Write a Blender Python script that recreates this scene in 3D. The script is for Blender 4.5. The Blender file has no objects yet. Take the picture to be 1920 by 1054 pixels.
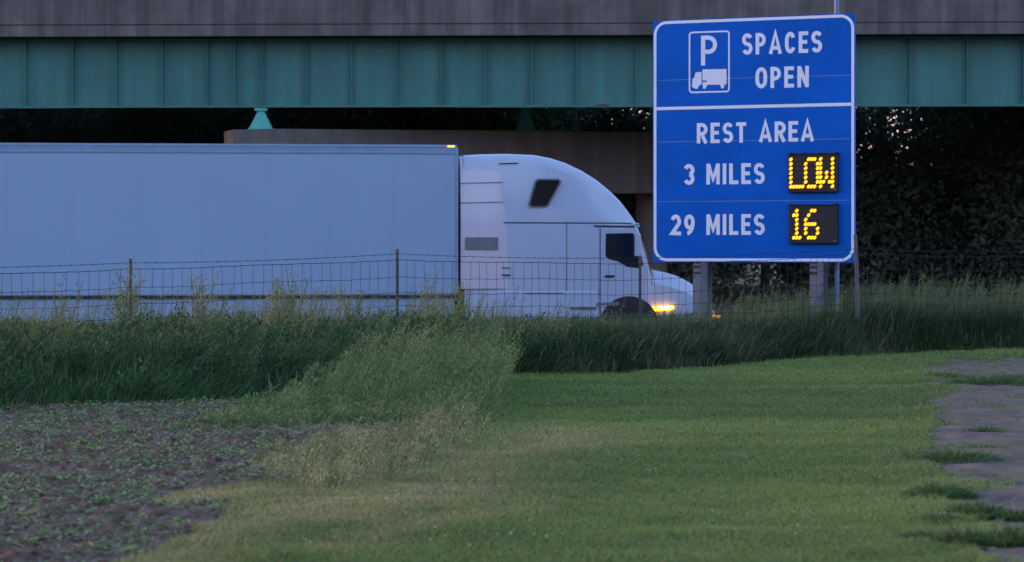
import bpy, math, random
import numpy as np
from math import radians as R, sin, cos, pi
from mathutils import Vector, Matrix

sc = bpy.context.scene
col = sc.collection
FPX, HX, HY, CAMZ = 4800.0, 960.0, 465.0, 1.75      # lens in photograph pixels, principal column, horizon row, eye height

# ------------------------------------------------------------------ camera
cam = bpy.data.cameras.new("camera"); camo = bpy.data.objects.new("camera", cam); col.objects.link(camo)
camo.location = (0, 0, CAMZ); camo.rotation_euler = (R(90), 0, 0)
cam.sensor_width = 36; cam.lens = FPX / 1920 * 36
cam.shift_y = -(527 - HY) / 1920
cam.clip_start = 0.5; cam.clip_end = 6000
cam.dof.use_dof = True; cam.dof.focus_distance = 35.0; cam.dof.aperture_fstop = 3.4
sc.camera = camo

# ------------------------------------------------------------------ dusk sky and the last of the sun
SUN_EL, SUN_AZ = R(2.0), R(-62)                      # low, beyond the left end of the bridge
w = bpy.data.worlds.new("World"); sc.world = w; w.use_nodes = True
nt = w.node_tree; bg = nt.nodes["Background"]
sky = nt.nodes.new("ShaderNodeTexSky"); sky.sky_type = 'NISHITA'; sky.sun_disc = False
sky.sun_elevation = SUN_EL; sky.sun_rotation = SUN_AZ; sky.air_density = 1.0; sky.dust_density = 0.6; sky.ozone_density = 3.0
mul = nt.nodes.new("ShaderNodeMix"); mul.data_type = 'RGBA'; mul.blend_type = 'MULTIPLY'; mul.inputs[0].default_value = 1
mul.inputs[7].default_value = (1.34, 0.89, 0.86, 1)
tcw = nt.nodes.new("ShaderNodeTexCoord"); spw = nt.nodes.new("ShaderNodeSeparateXYZ"); rmp = nt.nodes.new("ShaderNodeValToRGB")
nt.links.new(tcw.outputs["Generated"], spw.inputs[0]); nt.links.new(spw.outputs[2], rmp.inputs[0])      # rosy low sky of dusk under the blue
rmp.color_ramp.elements[0].position = .03; rmp.color_ramp.elements[0].color = (.97, .62, .86, 1)
rmp.color_ramp.elements[1].position = .30; rmp.color_ramp.elements[1].color = (1.38, .90, .82, 1)
e_ = rmp.color_ramp.elements.new(.11); e_.color = (.97, .62, .86, 1); rmp.color_ramp.elements[0].color = (.66, .52, .98, 1); rmp.color_ramp.elements[0].position = .05
nt.links.new(rmp.outputs[0], mul.inputs[7])
nt.links.new(sky.outputs[0], mul.inputs[6]); nt.links.new(mul.outputs[2], bg.inputs[0])
bg.inputs[1].default_value = 0.15
sl = bpy.data.lights.new("sun", 'SUN'); sl.energy = 0.12; sl.angle = R(14); sl.color = (1.0, 0.72, 0.62)
so = bpy.data.objects.new("sun", sl); col.objects.link(so)
sd = Vector((sin(SUN_AZ) * cos(SUN_EL), cos(SUN_AZ) * cos(SUN_EL), sin(R(4))))
so.rotation_euler = sd.to_track_quat('Z', 'Y').to_euler(); so.location = (-20, 10, 30)
sc.view_settings.view_transform = 'Standard'; sc.view_settings.look = 'None'
sc.view_settings.exposure = 3.85; sc.view_settings.gamma = 1

rng = np.random.default_rng(7); random.seed(7)

# ------------------------------------------------------------------ helpers
def tag(o, label=None, cat=None, group=None, kind=None):
    if label: o["label"] = label
    if cat: o["category"] = cat
    if group: o["group"] = group
    if kind: o["kind"] = kind
    return o
def empty(name, loc=(0, 0, 0), rz=0):
    o = bpy.data.objects.new(name, None); col.objects.link(o); o.location = loc; o.rotation_euler = (0, 0, rz)
    o.empty_display_size = 0.3
    return o
def px(x, y, Y):                                      # point at depth Y seen at photograph pixel x, y
    return Vector(((x - HX) / FPX * Y, Y, CAMZ - (y - HY) / FPX * Y))
def gpx(x, y, z=0.0):                                 # point of the plane z
    Y = (CAMZ - z) * FPX / (y - HY); return ((x - HX) / FPX * Y, Y)

def npmesh(name, V, quads=None, tris=None, mat=None, colr=None, parent=None, smooth=False):
    me = bpy.data.meshes.new(name); V = np.asarray(V, np.float32)
    nq = 0 if quads is None else len(quads); ntr = 0 if tris is None else len(tris)
    me.vertices.add(len(V)); me.vertices.foreach_set("co", V.ravel())
    me.loops.add(nq * 4 + ntr * 3); me.polygons.add(nq + ntr)
    li = [np.asarray(a, np.int32).ravel() for a in (quads, tris) if a is not None and len(a)]
    me.loops.foreach_set("vertex_index", np.concatenate(li))
    st = np.concatenate([np.arange(nq) * 4, nq * 4 + np.arange(ntr) * 3]).astype(np.int32)
    me.polygons.foreach_set("loop_start", st)
    if smooth: me.polygons.foreach_set("use_smooth", np.ones(nq + ntr, bool))
    me.update(calc_edges=True)
    if colr is not None:
        at = me.color_attributes.new("Col", 'FLOAT_COLOR', 'POINT')
        c = np.ones((len(V), 4), np.float32); c[:, :3] = colr; at.data.foreach_set("color", c.ravel())
    if mat: me.materials.append(mat)
    o = bpy.data.objects.new(name, me); col.objects.link(o)
    if parent: o.parent = parent
    return o

class MB:
    def __init__(s): s.v = []; s.f = []
    def add(s, vs, fs):
        b = len(s.v); s.v += [tuple(v) for v in vs]; s.f += [tuple(b + i for i in f) for f in fs]; return s
    def box(s, a, b, M=None):
        (x0, y0, z0), (x1, y1, z1) = a, b
        vs = [(x0, y0, z0), (x1, y0, z0), (x1, y1, z0), (x0, y1, z0), (x0, y0, z1), (x1, y0, z1), (x1, y1, z1), (x0, y1, z1)]
        if M: vs = [M @ Vector(v) for v in vs]
        return s.add(vs, [(0, 3, 2, 1), (4, 5, 6, 7), (0, 1, 5, 4), (1, 2, 6, 5), (2, 3, 7, 6), (3, 0, 4, 7)])
    def prism(s, poly, fn0, fn1):                     # 2-D polygon placed by two functions: the two end caps
        n = len(poly); a = [fn0(*p) for p in poly]; b = [fn1(*p) for p in poly]
        return s.add(a + b, [tuple(range(n))[::-1], tuple(range(n, 2 * n))] + [(i, (i + 1) % n, n + (i + 1) % n, n + i) for i in range(n)])
    def tube(s, pts, r, n=6, caps=True):
        pts = [Vector(p) for p in pts]; rs = r if isinstance(r, (list, tuple)) else [r] * len(pts)
        rings = []
        for i, p in enumerate(pts):
            d = (pts[min(i + 1, len(pts) - 1)] - pts[max(i - 1, 0)]).normalized()
            u = d.cross(Vector((0, 0, 1)) if abs(d.z) < .9 else Vector((1, 0, 0))).normalized(); v = d.cross(u)
            rings.append([p + (u * cos(2 * pi * k / n) + v * sin(2 * pi * k / n)) * rs[i] for k in range(n)])
        vs = [q for r_ in rings for q in r_]; fs = []
        for i in range(len(pts) - 1):
            for k in range(n): fs.append((i * n + k, i * n + (k + 1) % n, (i + 1) * n + (k + 1) % n, (i + 1) * n + k))
        if caps: fs.append(tuple(range(n))[::-1]); fs.append(tuple((len(pts) - 1) * n + k for k in range(n)))
        return s.add(vs, fs)
    def lathe_y(s, c, prof, n=32):                    # profile of (radius, y offset) turned round an axis along y
        vs = [(c[0] + r * cos(2 * pi * k / n), c[1] + y, c[2] + r * sin(2 * pi * k / n)) for r, y in prof for k in range(n)]
        fs = [(i * n + k, (i + 1) * n + k, (i + 1) * n + (k + 1) % n, i * n + (k + 1) % n) for i in range(len(prof) - 1) for k in range(n)]
        return s.add(vs, fs)
    def build(s, name, mat, parent=None, smooth=None, bevel=0):
        me = bpy.data.meshes.new(name); me.from_pydata(s.v, [], s.f); me.update(); me.materials.append(mat)
        if smooth is not None:
            me.shade_smooth(); me.set_sharp_from_angle(angle=R(smooth))
        o = bpy.data.objects.new(name, me); col.objects.link(o)
        if parent: o.parent = parent
        if bevel:
            m = o.modifiers.new("bevel", 'BEVEL'); m.width = bevel; m.segments = 2; m.limit_method = 'ANGLE'; m.angle_limit = R(40)
        return o

def split(mb, key=None):
    par = list(range(len(mb.v)))
    def f(i):
        while par[i] != i: par[i] = par[par[i]]; i = par[i]
        return i
    for fc in mb.f:
        for i in fc[1:]: par[f(i)] = f(fc[0])
    groups = {}
    for fc in mb.f: groups.setdefault(f(fc[0]), []).append(fc)
    if key:
        g2 = {}
        for fs in groups.values():
            vs = [mb.v[i] for fc in fs for i in fc]; c = [sum(v[k] for v in vs) / len(vs) for k in range(3)]; g2.setdefault(key(c), []).extend(fs)
        groups = g2
    out = []
    for fs in groups.values():
        ids = sorted({i for fc in fs for i in fc}); mp = {a: b for b, a in enumerate(ids)}; m = MB(); m.v = [mb.v[i] for i in ids]; m.f = [tuple(mp[i] for i in fc) for fc in fs]; out.append(m)
    return out
def build_each(mb, name, mt, parent, key=None, **k): return [m.build(name, mt, parent, **k) for m in split(mb, key)]
def vnoise(x, y, s, seed=0):                          # smooth value noise, 0..1
    r = np.random.default_rng(seed); T = r.random((256, 256))
    x = np.asarray(x) / s + 1000.3; y = np.asarray(y) / s + 1000.7
    xi = np.floor(x).astype(int); yi = np.floor(y).astype(int); fx = x - xi; fy = y - yi
    fx = fx * fx * (3 - 2 * fx); fy = fy * fy * (3 - 2 * fy)
    g = lambda a, b: T[a % 256, b % 256]
    return (g(xi, yi) * (1 - fx) + g(xi + 1, yi) * fx) * (1 - fy) + (g(xi, yi + 1) * (1 - fx) + g(xi + 1, yi + 1) * fx) * fy
def fbm(x, y, s, seed=0, o=4):
    t = 0; a = .5; n = 0
    for k in range(o): t = t + a * vnoise(x, y, s / 2 ** k, seed + k); n += a; a *= .5
    return t / n
def sstep(a, b, x): t = np.clip((np.asarray(x, float) - a) / (b - a), 0, 1); return t * t * (3 - 2 * t)
def inpoly(x, y, P):
    x = np.asarray(x); y = np.asarray(y); ins = np.zeros(x.shape, bool); n = len(P)
    for i in range(n):
        (x0, y0), (x1, y1) = P[i], P[(i + 1) % n]
        c = ((y0 > y) != (y1 > y)) & (x < (x1 - x0) * (y - y0) / (y1 - y0 + 1e-12) + x0); ins ^= c
    return ins
def dpoly(x, y, P, closed=True):                      # distance to the outline
    d = np.full(np.asarray(x).shape, 1e9); n = len(P)
    for i in range(n if closed else n - 1):
        (x0, y0), (x1, y1) = P[i], P[(i + 1) % n]; dx, dy = x1 - x0, y1 - y0
        t = np.clip(((x - x0) * dx + (y - y0) * dy) / (dx * dx + dy * dy), 0, 1)
        d = np.minimum(d, np.hypot(x - x0 - t * dx, y - y0 - t * dy))
    return d

# ------------------------------------------------------------------ materials
def mat(name, base, rough=.6, metal=0, var=.0, scale=3, bump=0, bscale=20, streak=0, spec=.5, coat=0, emit=None, estr=0, attr=False, stretch=(1, 1, 1), col2=None):
    m = bpy.data.materials.new(name); m.use_nodes = True; t = m.node_tree; b = t.nodes["Principled BSDF"]
    b.inputs["Base Color"].default_value = (*base, 1); b.inputs["Roughness"].default_value = rough
    b.inputs["Metallic"].default_value = metal; b.inputs["Specular IOR Level"].default_value = spec; b.inputs["Coat Weight"].default_value = coat
    b.inputs["Coat Roughness"].default_value = .08
    if emit: b.inputs["Emission Color"].default_value = (*emit, 1); b.inputs["Emission Strength"].default_value = estr
    tc = t.nodes.new("ShaderNodeTexCoord"); mp = t.nodes.new("ShaderNodeMapping"); mp.inputs[3].default_value = stretch
    t.links.new(tc.outputs["Object"], mp.inputs[0])
    if var or col2 or streak:
        n = t.nodes.new("ShaderNodeTexNoise"); n.inputs["Scale"].default_value = scale; n.inputs["Detail"].default_value = 8; n.inputs["Roughness"].default_value = .65
        t.links.new(mp.outputs[0], n.inputs["Vector"])
        rp = t.nodes.new("ShaderNodeValToRGB"); rp.color_ramp.elements[0].position = .34; rp.color_ramp.elements[1].position = .66
        c0 = col2 if col2 else tuple(max(0, c * (1 - var)) for c in base); c1 = base if col2 else tuple(min(1, c * (1 + var)) for c in base)
        rp.color_ramp.elements[0].color = (*c0, 1); rp.color_ramp.elements[1].color = (*c1, 1)
        t.links.new(n.outputs[0], rp.inputs[0]); out = rp.outputs[0]
        if streak:                                    # run-off stains, long in z
            mp2 = t.nodes.new("ShaderNodeMapping"); mp2.inputs[3].default_value = (2.2, 2.2, .12); t.links.new(tc.outputs["Object"], mp2.inputs[0])
            n2 = t.nodes.new("ShaderNodeTexNoise"); n2.inputs["Scale"].default_value = 1.6; n2.inputs["Detail"].default_value = 6; t.links.new(mp2.outputs[0], n2.inputs["Vector"])
            r2 = t.nodes.new("ShaderNodeValToRGB"); r2.color_ramp.elements[0].position = .4; r2.color_ramp.elements[1].position = .7
            k = 1 - streak; r2.color_ramp.elements[0].color = (k, k, k, 1); r2.color_ramp.elements[1].color = (1 + streak * .4, 1 + streak * .36, 1 + streak * .3, 1)
            t.links.new(n2.outputs[0], r2.inputs[0])
            mx = t.nodes.new("ShaderNodeMix"); mx.data_type = 'RGBA'; mx.blend_type = 'MULTIPLY'; mx.inputs[0].default_value = 1
            t.links.new(out, mx.inputs[6]); t.links.new(r2.outputs[0], mx.inputs[7]); out = mx.outputs[2]
        t.links.new(out, b.inputs["Base Color"])
    if attr:
        a = t.nodes.new("ShaderNodeAttribute"); a.attribute_name = "Col"; t.links.new(a.outputs[0], b.inputs["Base Color"])
    if bump:
        n3 = t.nodes.new("ShaderNodeTexNoise"); n3.inputs["Scale"].default_value = bscale; n3.inputs["Detail"].default_value = 6
        t.links.new(mp.outputs[0], n3.inputs["Vector"]); bp = t.nodes.new("ShaderNodeBump"); bp.inputs[0].default_value = bump; bp.inputs[1].default_value = .03
        t.links.new(n3.outputs[0], bp.inputs["Height"]); t.links.new(bp.outputs[0], b.inputs["Normal"])
    return m
def leafmat(name, transl=.3, rough=.6, spec=.25):
    m = bpy.data.materials.new(name); m.use_nodes = True; t = m.node_tree; b = t.nodes["Principled BSDF"]; o = t.nodes["Material Output"]
    a = t.nodes.new("ShaderNodeAttribute"); a.attribute_name = "Col"; t.links.new(a.outputs[0], b.inputs["Base Color"])
    b.inputs["Roughness"].default_value = rough; b.inputs["Specular IOR Level"].default_value = spec
    tr = t.nodes.new("ShaderNodeBsdfTranslucent"); t.links.new(a.outputs[0], tr.inputs[0]); mx = t.nodes.new("ShaderNodeMixShader"); mx.inputs[0].default_value = transl
    t.links.new(b.outputs[0], mx.inputs[1]); t.links.new(tr.outputs[0], mx.inputs[2]); t.links.new(mx.outputs[0], o.inputs[0])
    return m
M_grass = leafmat("grass_blades", .25); M_leaf = leafmat("tree_leaves", .15, .8, .08)
M_conc = mat("weathered_concrete", (.150, .122, .108), .85, var=.22, scale=1.4, bump=.35, bscale=14, streak=.35)
M_conc2 = mat("pier_concrete", (.14, .118, .104), .85, var=.15, scale=1.2, bump=.3, bscale=12, streak=.2)
M_green = mat("green_bridge_paint", (.050, .20, .165), .5, var=.10, scale=.9, streak=.16, bump=.05, bscale=6)
M_greenpale = mat("pale_green_paint", (.08,.40,.31), .55, var=.10, scale=2)
M_rust = mat("rusted_steel", (.10, .05, .03), .8, var=.3, scale=12)
M_signblue = mat("blue_reflective_sheeting", (.0, .118, .53), .5, var=.13, scale=.9, spec=.15, stretch=(.6, 1, 1.6))
M_white = mat("white_reflective_sheeting", (.93, .88, .92), .4, var=.03, scale=4)
M_black = mat("black_housing", (.016, .013, .013), .55, var=.15, scale=20)
M_led = mat("lit_amber_led", (.25, .10, .0), .5, emit=(1.0, .34, .0), estr=.21)
M_ledoff = mat("unlit_led", (.075, .032, .024), .35, var=.2, scale=30)
M_seam = mat("panel_joint", (.12, .24, .5), .6, var=.1)
M_galv = mat("galvanised_steel", (.19, .185, .20), .6, metal=.0, var=.16, scale=9, bump=.04)
M_post = mat("rusty_steel_post", (.13, .09, .085), .75, var=.3, scale=18, bump=.2)
M_wood = mat("weathered_wood", (.14, .115, .115), .85, var=.25, scale=10, bump=.4, stretch=(4, 4, .5))
M_wire = mat("dull_wire", (.022, .018, .018), .85, metal=.0, var=.3, scale=15)
M_trail = mat("trailer_side_paint", (.30, .395, .53), .4, var=.03, scale=.5, bump=.25, bscale=1.1, spec=.4)
M_rail = mat("aluminium_rail", (.24,.32,.46), .4, metal=.3, var=.08, scale=3)
M_cab = mat("white_cab_paint", (.46, .50, .62), .28, var=.015, scale=1, coat=.5)
M_fair = mat("fairing_sky_tint", (.62, .54, .61), .3, var=.02, scale=1, coat=.4)  # rosy dusk reflection mixed into the fairing colour
M_dark = mat("black_rubber_trim", (.02, .02, .022), .6, var=.2, scale=10)
M_tyre = mat("tyre_rubber", (.022, .022, .024), .85, var=.3, scale=14, bump=.2)
M_rim = mat("polished_wheel", (.55, .55, .58), .3, metal=.8, var=.1, scale=9)
M_grey = mat("grey_plastic", (.17, .17, .19), .55, var=.12, scale=8)
M_glass = mat("dark_cab_glass", (.012, .016, .02), .08, var=.1, scale=3, spec=.6)
M_chrome = mat("chromed_metal", (.6, .6, .63), .18, metal=.9, var=.05, scale=5)
M_head = mat("lit_headlight", (.9, .6, .1), .3, emit=(1.0, .40, .01), estr=.3)
M_head2 = mat("headlight_core", (.9, .8, .4), .3, emit=(1.0, .66, .12), estr=.9)
M_amber = mat("lit_amber_marker", (.9, .35, .03), .3, emit=(1.0, .28, .01), estr=.27)
M_asph = mat("highway_asphalt", (.06, .06, .062), .9, var=.2, scale=5, bump=.3, bscale=60)
M_paint = mat("road_paint", (.6, .6, .58), .7, var=.15, scale=8)
M_bark = mat("tree_bark", (.06, .048, .04), .9, var=.3, scale=8, bump=.5, bscale=20)
M_soil = mat("field_soil", (.125, .072, .042), .95, var=.4, scale=9, bump=.9, bscale=35, attr=False)
M_ground = mat("turf_soil", (.075, .095, .03), .95, col2=(.055, .045, .03), scale=2.2, bump=.5, bscale=30)
M_drive = mat("worn_drive_surface", (.185, .118, .070), .95, col2=(.050, .036, .026), scale=3.4, stretch=(1, .5, 1), bump=.8, bscale=38)
M_petal = mat("clover_petals", (.42, .45, .42), .8, var=.1, scale=30)
M_straw = mat("straw_residue", (.30, .24, .19), .85, var=.3, scale=9)
M_stone = mat("pale_gravel", (.19, .17, .15), .85, var=.3, scale=16)

# ------------------------------------------------------------------ plan of the ground
FA, FB = gpx(245, 0) if False else ((245 - HX) / FPX * 34.5, 34.5), ((1607 - HX) / FPX * 42.0, 42.0)
def fence_y(x): return FA[1] + (np.asarray(x) - FA[0]) * (FB[1] - FA[1]) / (FB[0] - FA[0])
base_px = [(-900, 812), (0, 778), (300, 764), (520, 752), (620, 735), (760, 718), (950, 706), (1150, 704), (1300, 696), (1500, 678), (1750, 664), (2100, 655)]
base_w = np.array([gpx(*p) for p in base_px])
def base_y(x): return np.interp(x, base_w[:, 0], base_w[:, 1]) + .25 * (vnoise(x, x * 0, 1.1, 5) - .5)
TR_YAW = R(6.3); TR_O = Vector(((858 - HX) / FPX * 50, 50, -.3))
RD = (cos(TR_YAW), sin(TR_YAW)); RN = (-sin(TR_YAW), cos(TR_YAW))
def road_off(x, y): return (x - TR_O.x) * RN[0] + (y - TR_O.y) * RN[1]
def H(x, y):
    x = np.asarray(x, float); y = np.asarray(y, float)
    lawn = .045 * (fbm(x, y, 3.2, 11, 3) - .5) * 2 * sstep(6, 12, y)
    by = base_y(x); top = .19 + .22 * sstep(3.6, 6.5, x)
    rise = top * sstep(0, 2.6 - 1.3 * sstep(2, 5, x), y - by)
    o = road_off(x, y); edge = -2.4 - 2.2 * (1 - sstep(1.5, 4, x))
    down = sstep(edge - 2.0, -1.6, o)
    z = lawn * (1 - sstep(-1, 1, y - by)) + rise + .05 * (fbm(x, y, 1.6, 31, 3) - .5) * sstep(0, 1, y - by)
    z = z * (1 - down) + -.33 * down
    far = sstep(9.5, 16, o)
    return z * (1 - far) + far * (.1 + .25 * (fbm(x, y, 9, 41, 2) - .5) + .35 * sstep(16, 40, o))

def axis(segs):
    a = []
    for s, e, d in segs: a += list(np.arange(s, e, d))
    a.append(segs[-1][1]); return np.array(a)
def sheet(name, xs, ys, mt, zoff=0, keep=None, disp=None, colr=None):
    X, Y = np.meshgrid(xs, ys); Z = H(X, Y) + zoff
    if disp is not None: Z = Z + disp(X, Y)
    nx, ny = len(xs), len(ys); V = np.stack([X, Y, Z], -1).reshape(-1, 3)
    i = np.arange(nx - 1)[None] + np.arange(ny - 1)[:, None] * nx
    q = np.stack([i, i + 1, i + nx + 1, i + nx], -1).reshape(-1, 4)
    if keep is not None:
        k = keep(X, Y).ravel()[q].all(1); q = q[k]
        used = np.unique(q); remap = np.full(len(V), -1); remap[used] = np.arange(len(used)); V = V[used]; q = remap[q]
    return npmesh(name, V, q, None, mt, None, None, True)

gx = axis([(-1500, -200, 130), (-200, -40, 16), (-40, -12, 2), (-12, 12, .22), (12, 40, 2), (40, 200, 16), (200, 1500, 130)])
gy = axis([(-300, -20, 40), (-20, 10, 3), (10, 62, .22), (62, 110, 2), (110, 300, 19), (300, 3000, 270)])
tag(sheet("ground", gx, gy, M_ground), kind="structure")

soil_px = [(-1500, 1500), (-100, 1400), (140, 1110), (235, 1056), (335, 1018), (425, 980), (438, 966), (380, 955), (290, 948), (330, 928), (480, 908), (640, 885), (790, 850), (850, 810), (800, 785), (600, 765), (430, 752), (200, 758), (-100, 765), (-900, 790)]
soil_w = [gpx(*p) for p in soil_px]
drive_px = [(1765, 676), (1728, 692), (1738, 715), (1748, 735), (1732, 762), (1748, 800), (1762, 835), (1722, 852), (1735, 885), (1790, 920), (1815, 950), (1860, 975), (1862, 1010), (1812, 1035), (1830, 1080), (1900, 1300), (3400, 1300), (3000, 670), (1950, 672)]
drive_w = [gpx(*p) for p in drive_px]
def wob(x, y, a=.16, s=.45, seed=60): return x + a * (vnoise(x, y, s, seed) - .5) * 2, y + a * 2.4 * (vnoise(x, y, s, seed + 1) - .5) * 2
def in_soil(x, y): return inpoly(*wob(x, y, .10), soil_w)
def in_drive(x, y): return inpoly(*wob(x, y, .16, .5, 70), drive_w)

def clod(X, Y):
    f = fbm(X, Y, .30, 80, 4); g = vnoise(X, Y, .09, 90)
    return .05 * (f - .35) + .05 * np.clip(g - .5, 0, 1) * 2 + .03 * np.clip(vnoise(X, Y, .17, 93) - .5, 0, 1) + .012 * vnoise(X, Y, .045, 94)
tag(sheet("crop_field", axis([(-9, -2.2, .03), (-2.2, 0, .03)]), axis([(12.5, 31, .04)]), M_soil, .006, in_soil, lambda X, Y: clod(X, Y) * sstep(0, .5, dpoly(X, Y, soil_w))), kind="structure")
tag(sheet("driveway", axis([(2.4, 12, .06)]), axis([(12, 44, .08)]), M_drive, .012, in_drive, lambda X, Y: (.05 * fbm(X, Y, .6, 95, 4) - .02 + .02 * vnoise(X, Y, .15, 99)) * sstep(0, .4, dpoly(X, Y, drive_w))), kind="structure")

# the highway on its low bed
def road_sheet(name, o0, o1, s0, s1, mt, z):
    P = lambda s, o: (TR_O.x + RD[0] * s + RN[0] * o, TR_O.y + RD[1] * s + RN[1] * o, z)
    ss = np.linspace(s0, s1, 60); V = [P(s, o) for s in ss for o in (o0, o1)]
    return npmesh(name, V, [(2 * i, 2 * i + 2, 2 * i + 3, 2 * i + 1) for i in range(59)], None, mt)
tag(road_sheet("road", -1.5, 9.4, -160, 160, M_asph, -.300), kind="structure")
tag(road_sheet("shoulder_line", -.62, -.50, -160, 160, M_paint, -.296), kind="structure")
mb = MB()
for k in range(-12, 13):
    s = k * 12.2; P = lambda s, o: (TR_O.x + RD[0] * s + RN[0] * o, TR_O.y + RD[1] * s + RN[1] * o, -.296)
    mb.add([P(s, 3.15), P(s + 3, 3.15), P(s + 3, 3.27), P(s, 3.27)], [(0, 1, 2, 3)])
tag(mb.build("lane_markings", M_paint), kind="structure")

# ------------------------------------------------------------------ grass and weeds
def blades(name, x, y, h, wd, lean, cl, mt=M_grass, segs=2, z=None, zoff=-.01, parent=None, yaw=None, tipw=.0):
    n = len(x); z0 = (H(x, y) if z is None else z) + zoff
    a = rng.random(n) * 2 * pi if yaw is None else yaw
    sx, sy = np.cos(a) * wd * .5, np.sin(a) * wd * .5
    V = np.zeros((n, segs * 2 + 1, 3), np.float32)
    lx, ly = lean
    for s in range(segs):
        t = s / segs; cx = x + lx * t * t; cy = y + ly * t * t; cz = z0 + h * (t - .18 * t * t * (np.hypot(lx, ly) / (h + 1e-6)))
        k = 1 - .35 * t + tipw
        V[:, 2 * s] = np.stack([cx - sx * k, cy - sy * k, cz], -1); V[:, 2 * s + 1] = np.stack([cx + sx * k, cy + sy * k, cz], -1)
    V[:, -1] = np.stack([x + lx, y + ly, z0 + h * (1 - .25 * np.hypot(lx, ly) / (h + 1e-6))], -1)
    b = (np.arange(n) * (segs * 2 + 1))[:, None]
    q = [b + np.array([[2 * s, 2 * s + 1, 2 * s + 3, 2 * s + 2]]) for s in range(segs - 1)]
    q = np.concatenate(q) if q else None
    tr = b + np.array([[2 * segs - 2, 2 * segs - 1, 2 * segs]])
    C = np.repeat(cl[:, None, :], segs * 2 + 1, 1).reshape(-1, 3)
    return npmesh(name, V.reshape(-1, 3), q, tr, mt, C, parent)
def mixc(a, b, t): a = np.array(a); b = np.array(b); t = np.asarray(t)[:, None]; return a * (1 - t) + b * t
def scatter(n, y0, y1, half=.215, power=1.0, x0=None, x1=None):
    u = rng.random(n); y = (y0 ** (2 - power) + u * (y1 ** (2 - power) - y0 ** (2 - power))) ** (1 / (2 - power))
    x = (rng.random(n) * 2 - 1) * half * y + 0
    return x, y

# mown lawn: denser near the camera
def yellowness(x, y):
    P = [gpx(*p) for p in [(-50, 1190), (235, 1060), (430, 990), (560, 950), (760, 930), (880, 900)]]
    P2 = [gpx(*p) for p in [(300, 945), (430, 925), (560, 925), (700, 905), (880, 850), (1080, 815)]]
    P3 = [gpx(*p) for p in [(620, 1035), (740, 1000), (880, 972), (1000, 960)]]
    a = np.exp(-(dpoly(x, y, P, False) / .55) ** 2); b = .75 * np.exp(-(dpoly(x, y, P2, False) / .75) ** 2); c = .6 * np.exp(-(dpoly(x, y, P3, False) / .28) ** 2)
    blob = [gpx(600, 965), gpx(760, 930)]; d = np.exp(-(dpoly(x, y, blob, False) / .8) ** 2)
    return np.clip(np.maximum.reduce([a * .7, b, c, d]) * (.55 + .9 * fbm(x, y, .7, 120, 3)), 0, 1)
def lawn():
    n = 1050000
    x, y = scatter(n, 12.8, 46, .25, 1.55)
    by = base_y(x); dr = in_drive(x, y)
    dd = dpoly(x, y, drive_w)
    keep = (~in_soil(x, y)) & (y < by + .35) & ~(dr & (rng.random(n) < .985 - .85 * sstep(.46, .60, fbm(x, y * .7, .5, 170, 3)) * np.exp(-dd / .8)))
    x, y = x[keep], y[keep]; n = len(x); dd = dd[keep]
    yl = yellowness(x, y); ft = fbm(x, y, .55, 130, 3); patch = fbm(x * .35, y, 1.3, 140, 3)
    big = sstep(.40, .62, fbm(x * .45, y, 2.6, 150, 3))
    h = (.028 + .030 * rng.random(n)) * (.5 + 1.3 * ft) * (1 + .3 * sstep(25, 40, y)); wd = .0055 + .00021 * y
    nearE = np.exp(-dd / .35) * (x > 2.5); h *= 1 + .9 * nearE * rng.random(n)
    c = mixc((.135, .205, .050), (.262, .328, .080), np.clip(.05 + .6 * big + 1.1 * (patch - .45) + .3 * (rng.random(n) - .5), 0, 1))
    c = c * (1 - yl[:, None]) + np.array((.46, .40, .15)) * yl[:, None]
    dry = (rng.random(n) < .05 + .18 * yl + .10 * nearE)[:, None]; c = np.where(dry, np.array((.26, .21, .12)), c)
    c *= (.75 + .5 * rng.random(n))[:, None]
    l = h * .7; ang = rng.random(n) * 2 * pi; lean = (np.cos(ang) * l + .012, np.sin(ang) * l)
    tag(blades("lawn_grass", x, y, h, wd, lean, c, segs=2), "short mown green grass, yellower beside the bare field", "grass", kind="stuff")
lawn()

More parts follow.
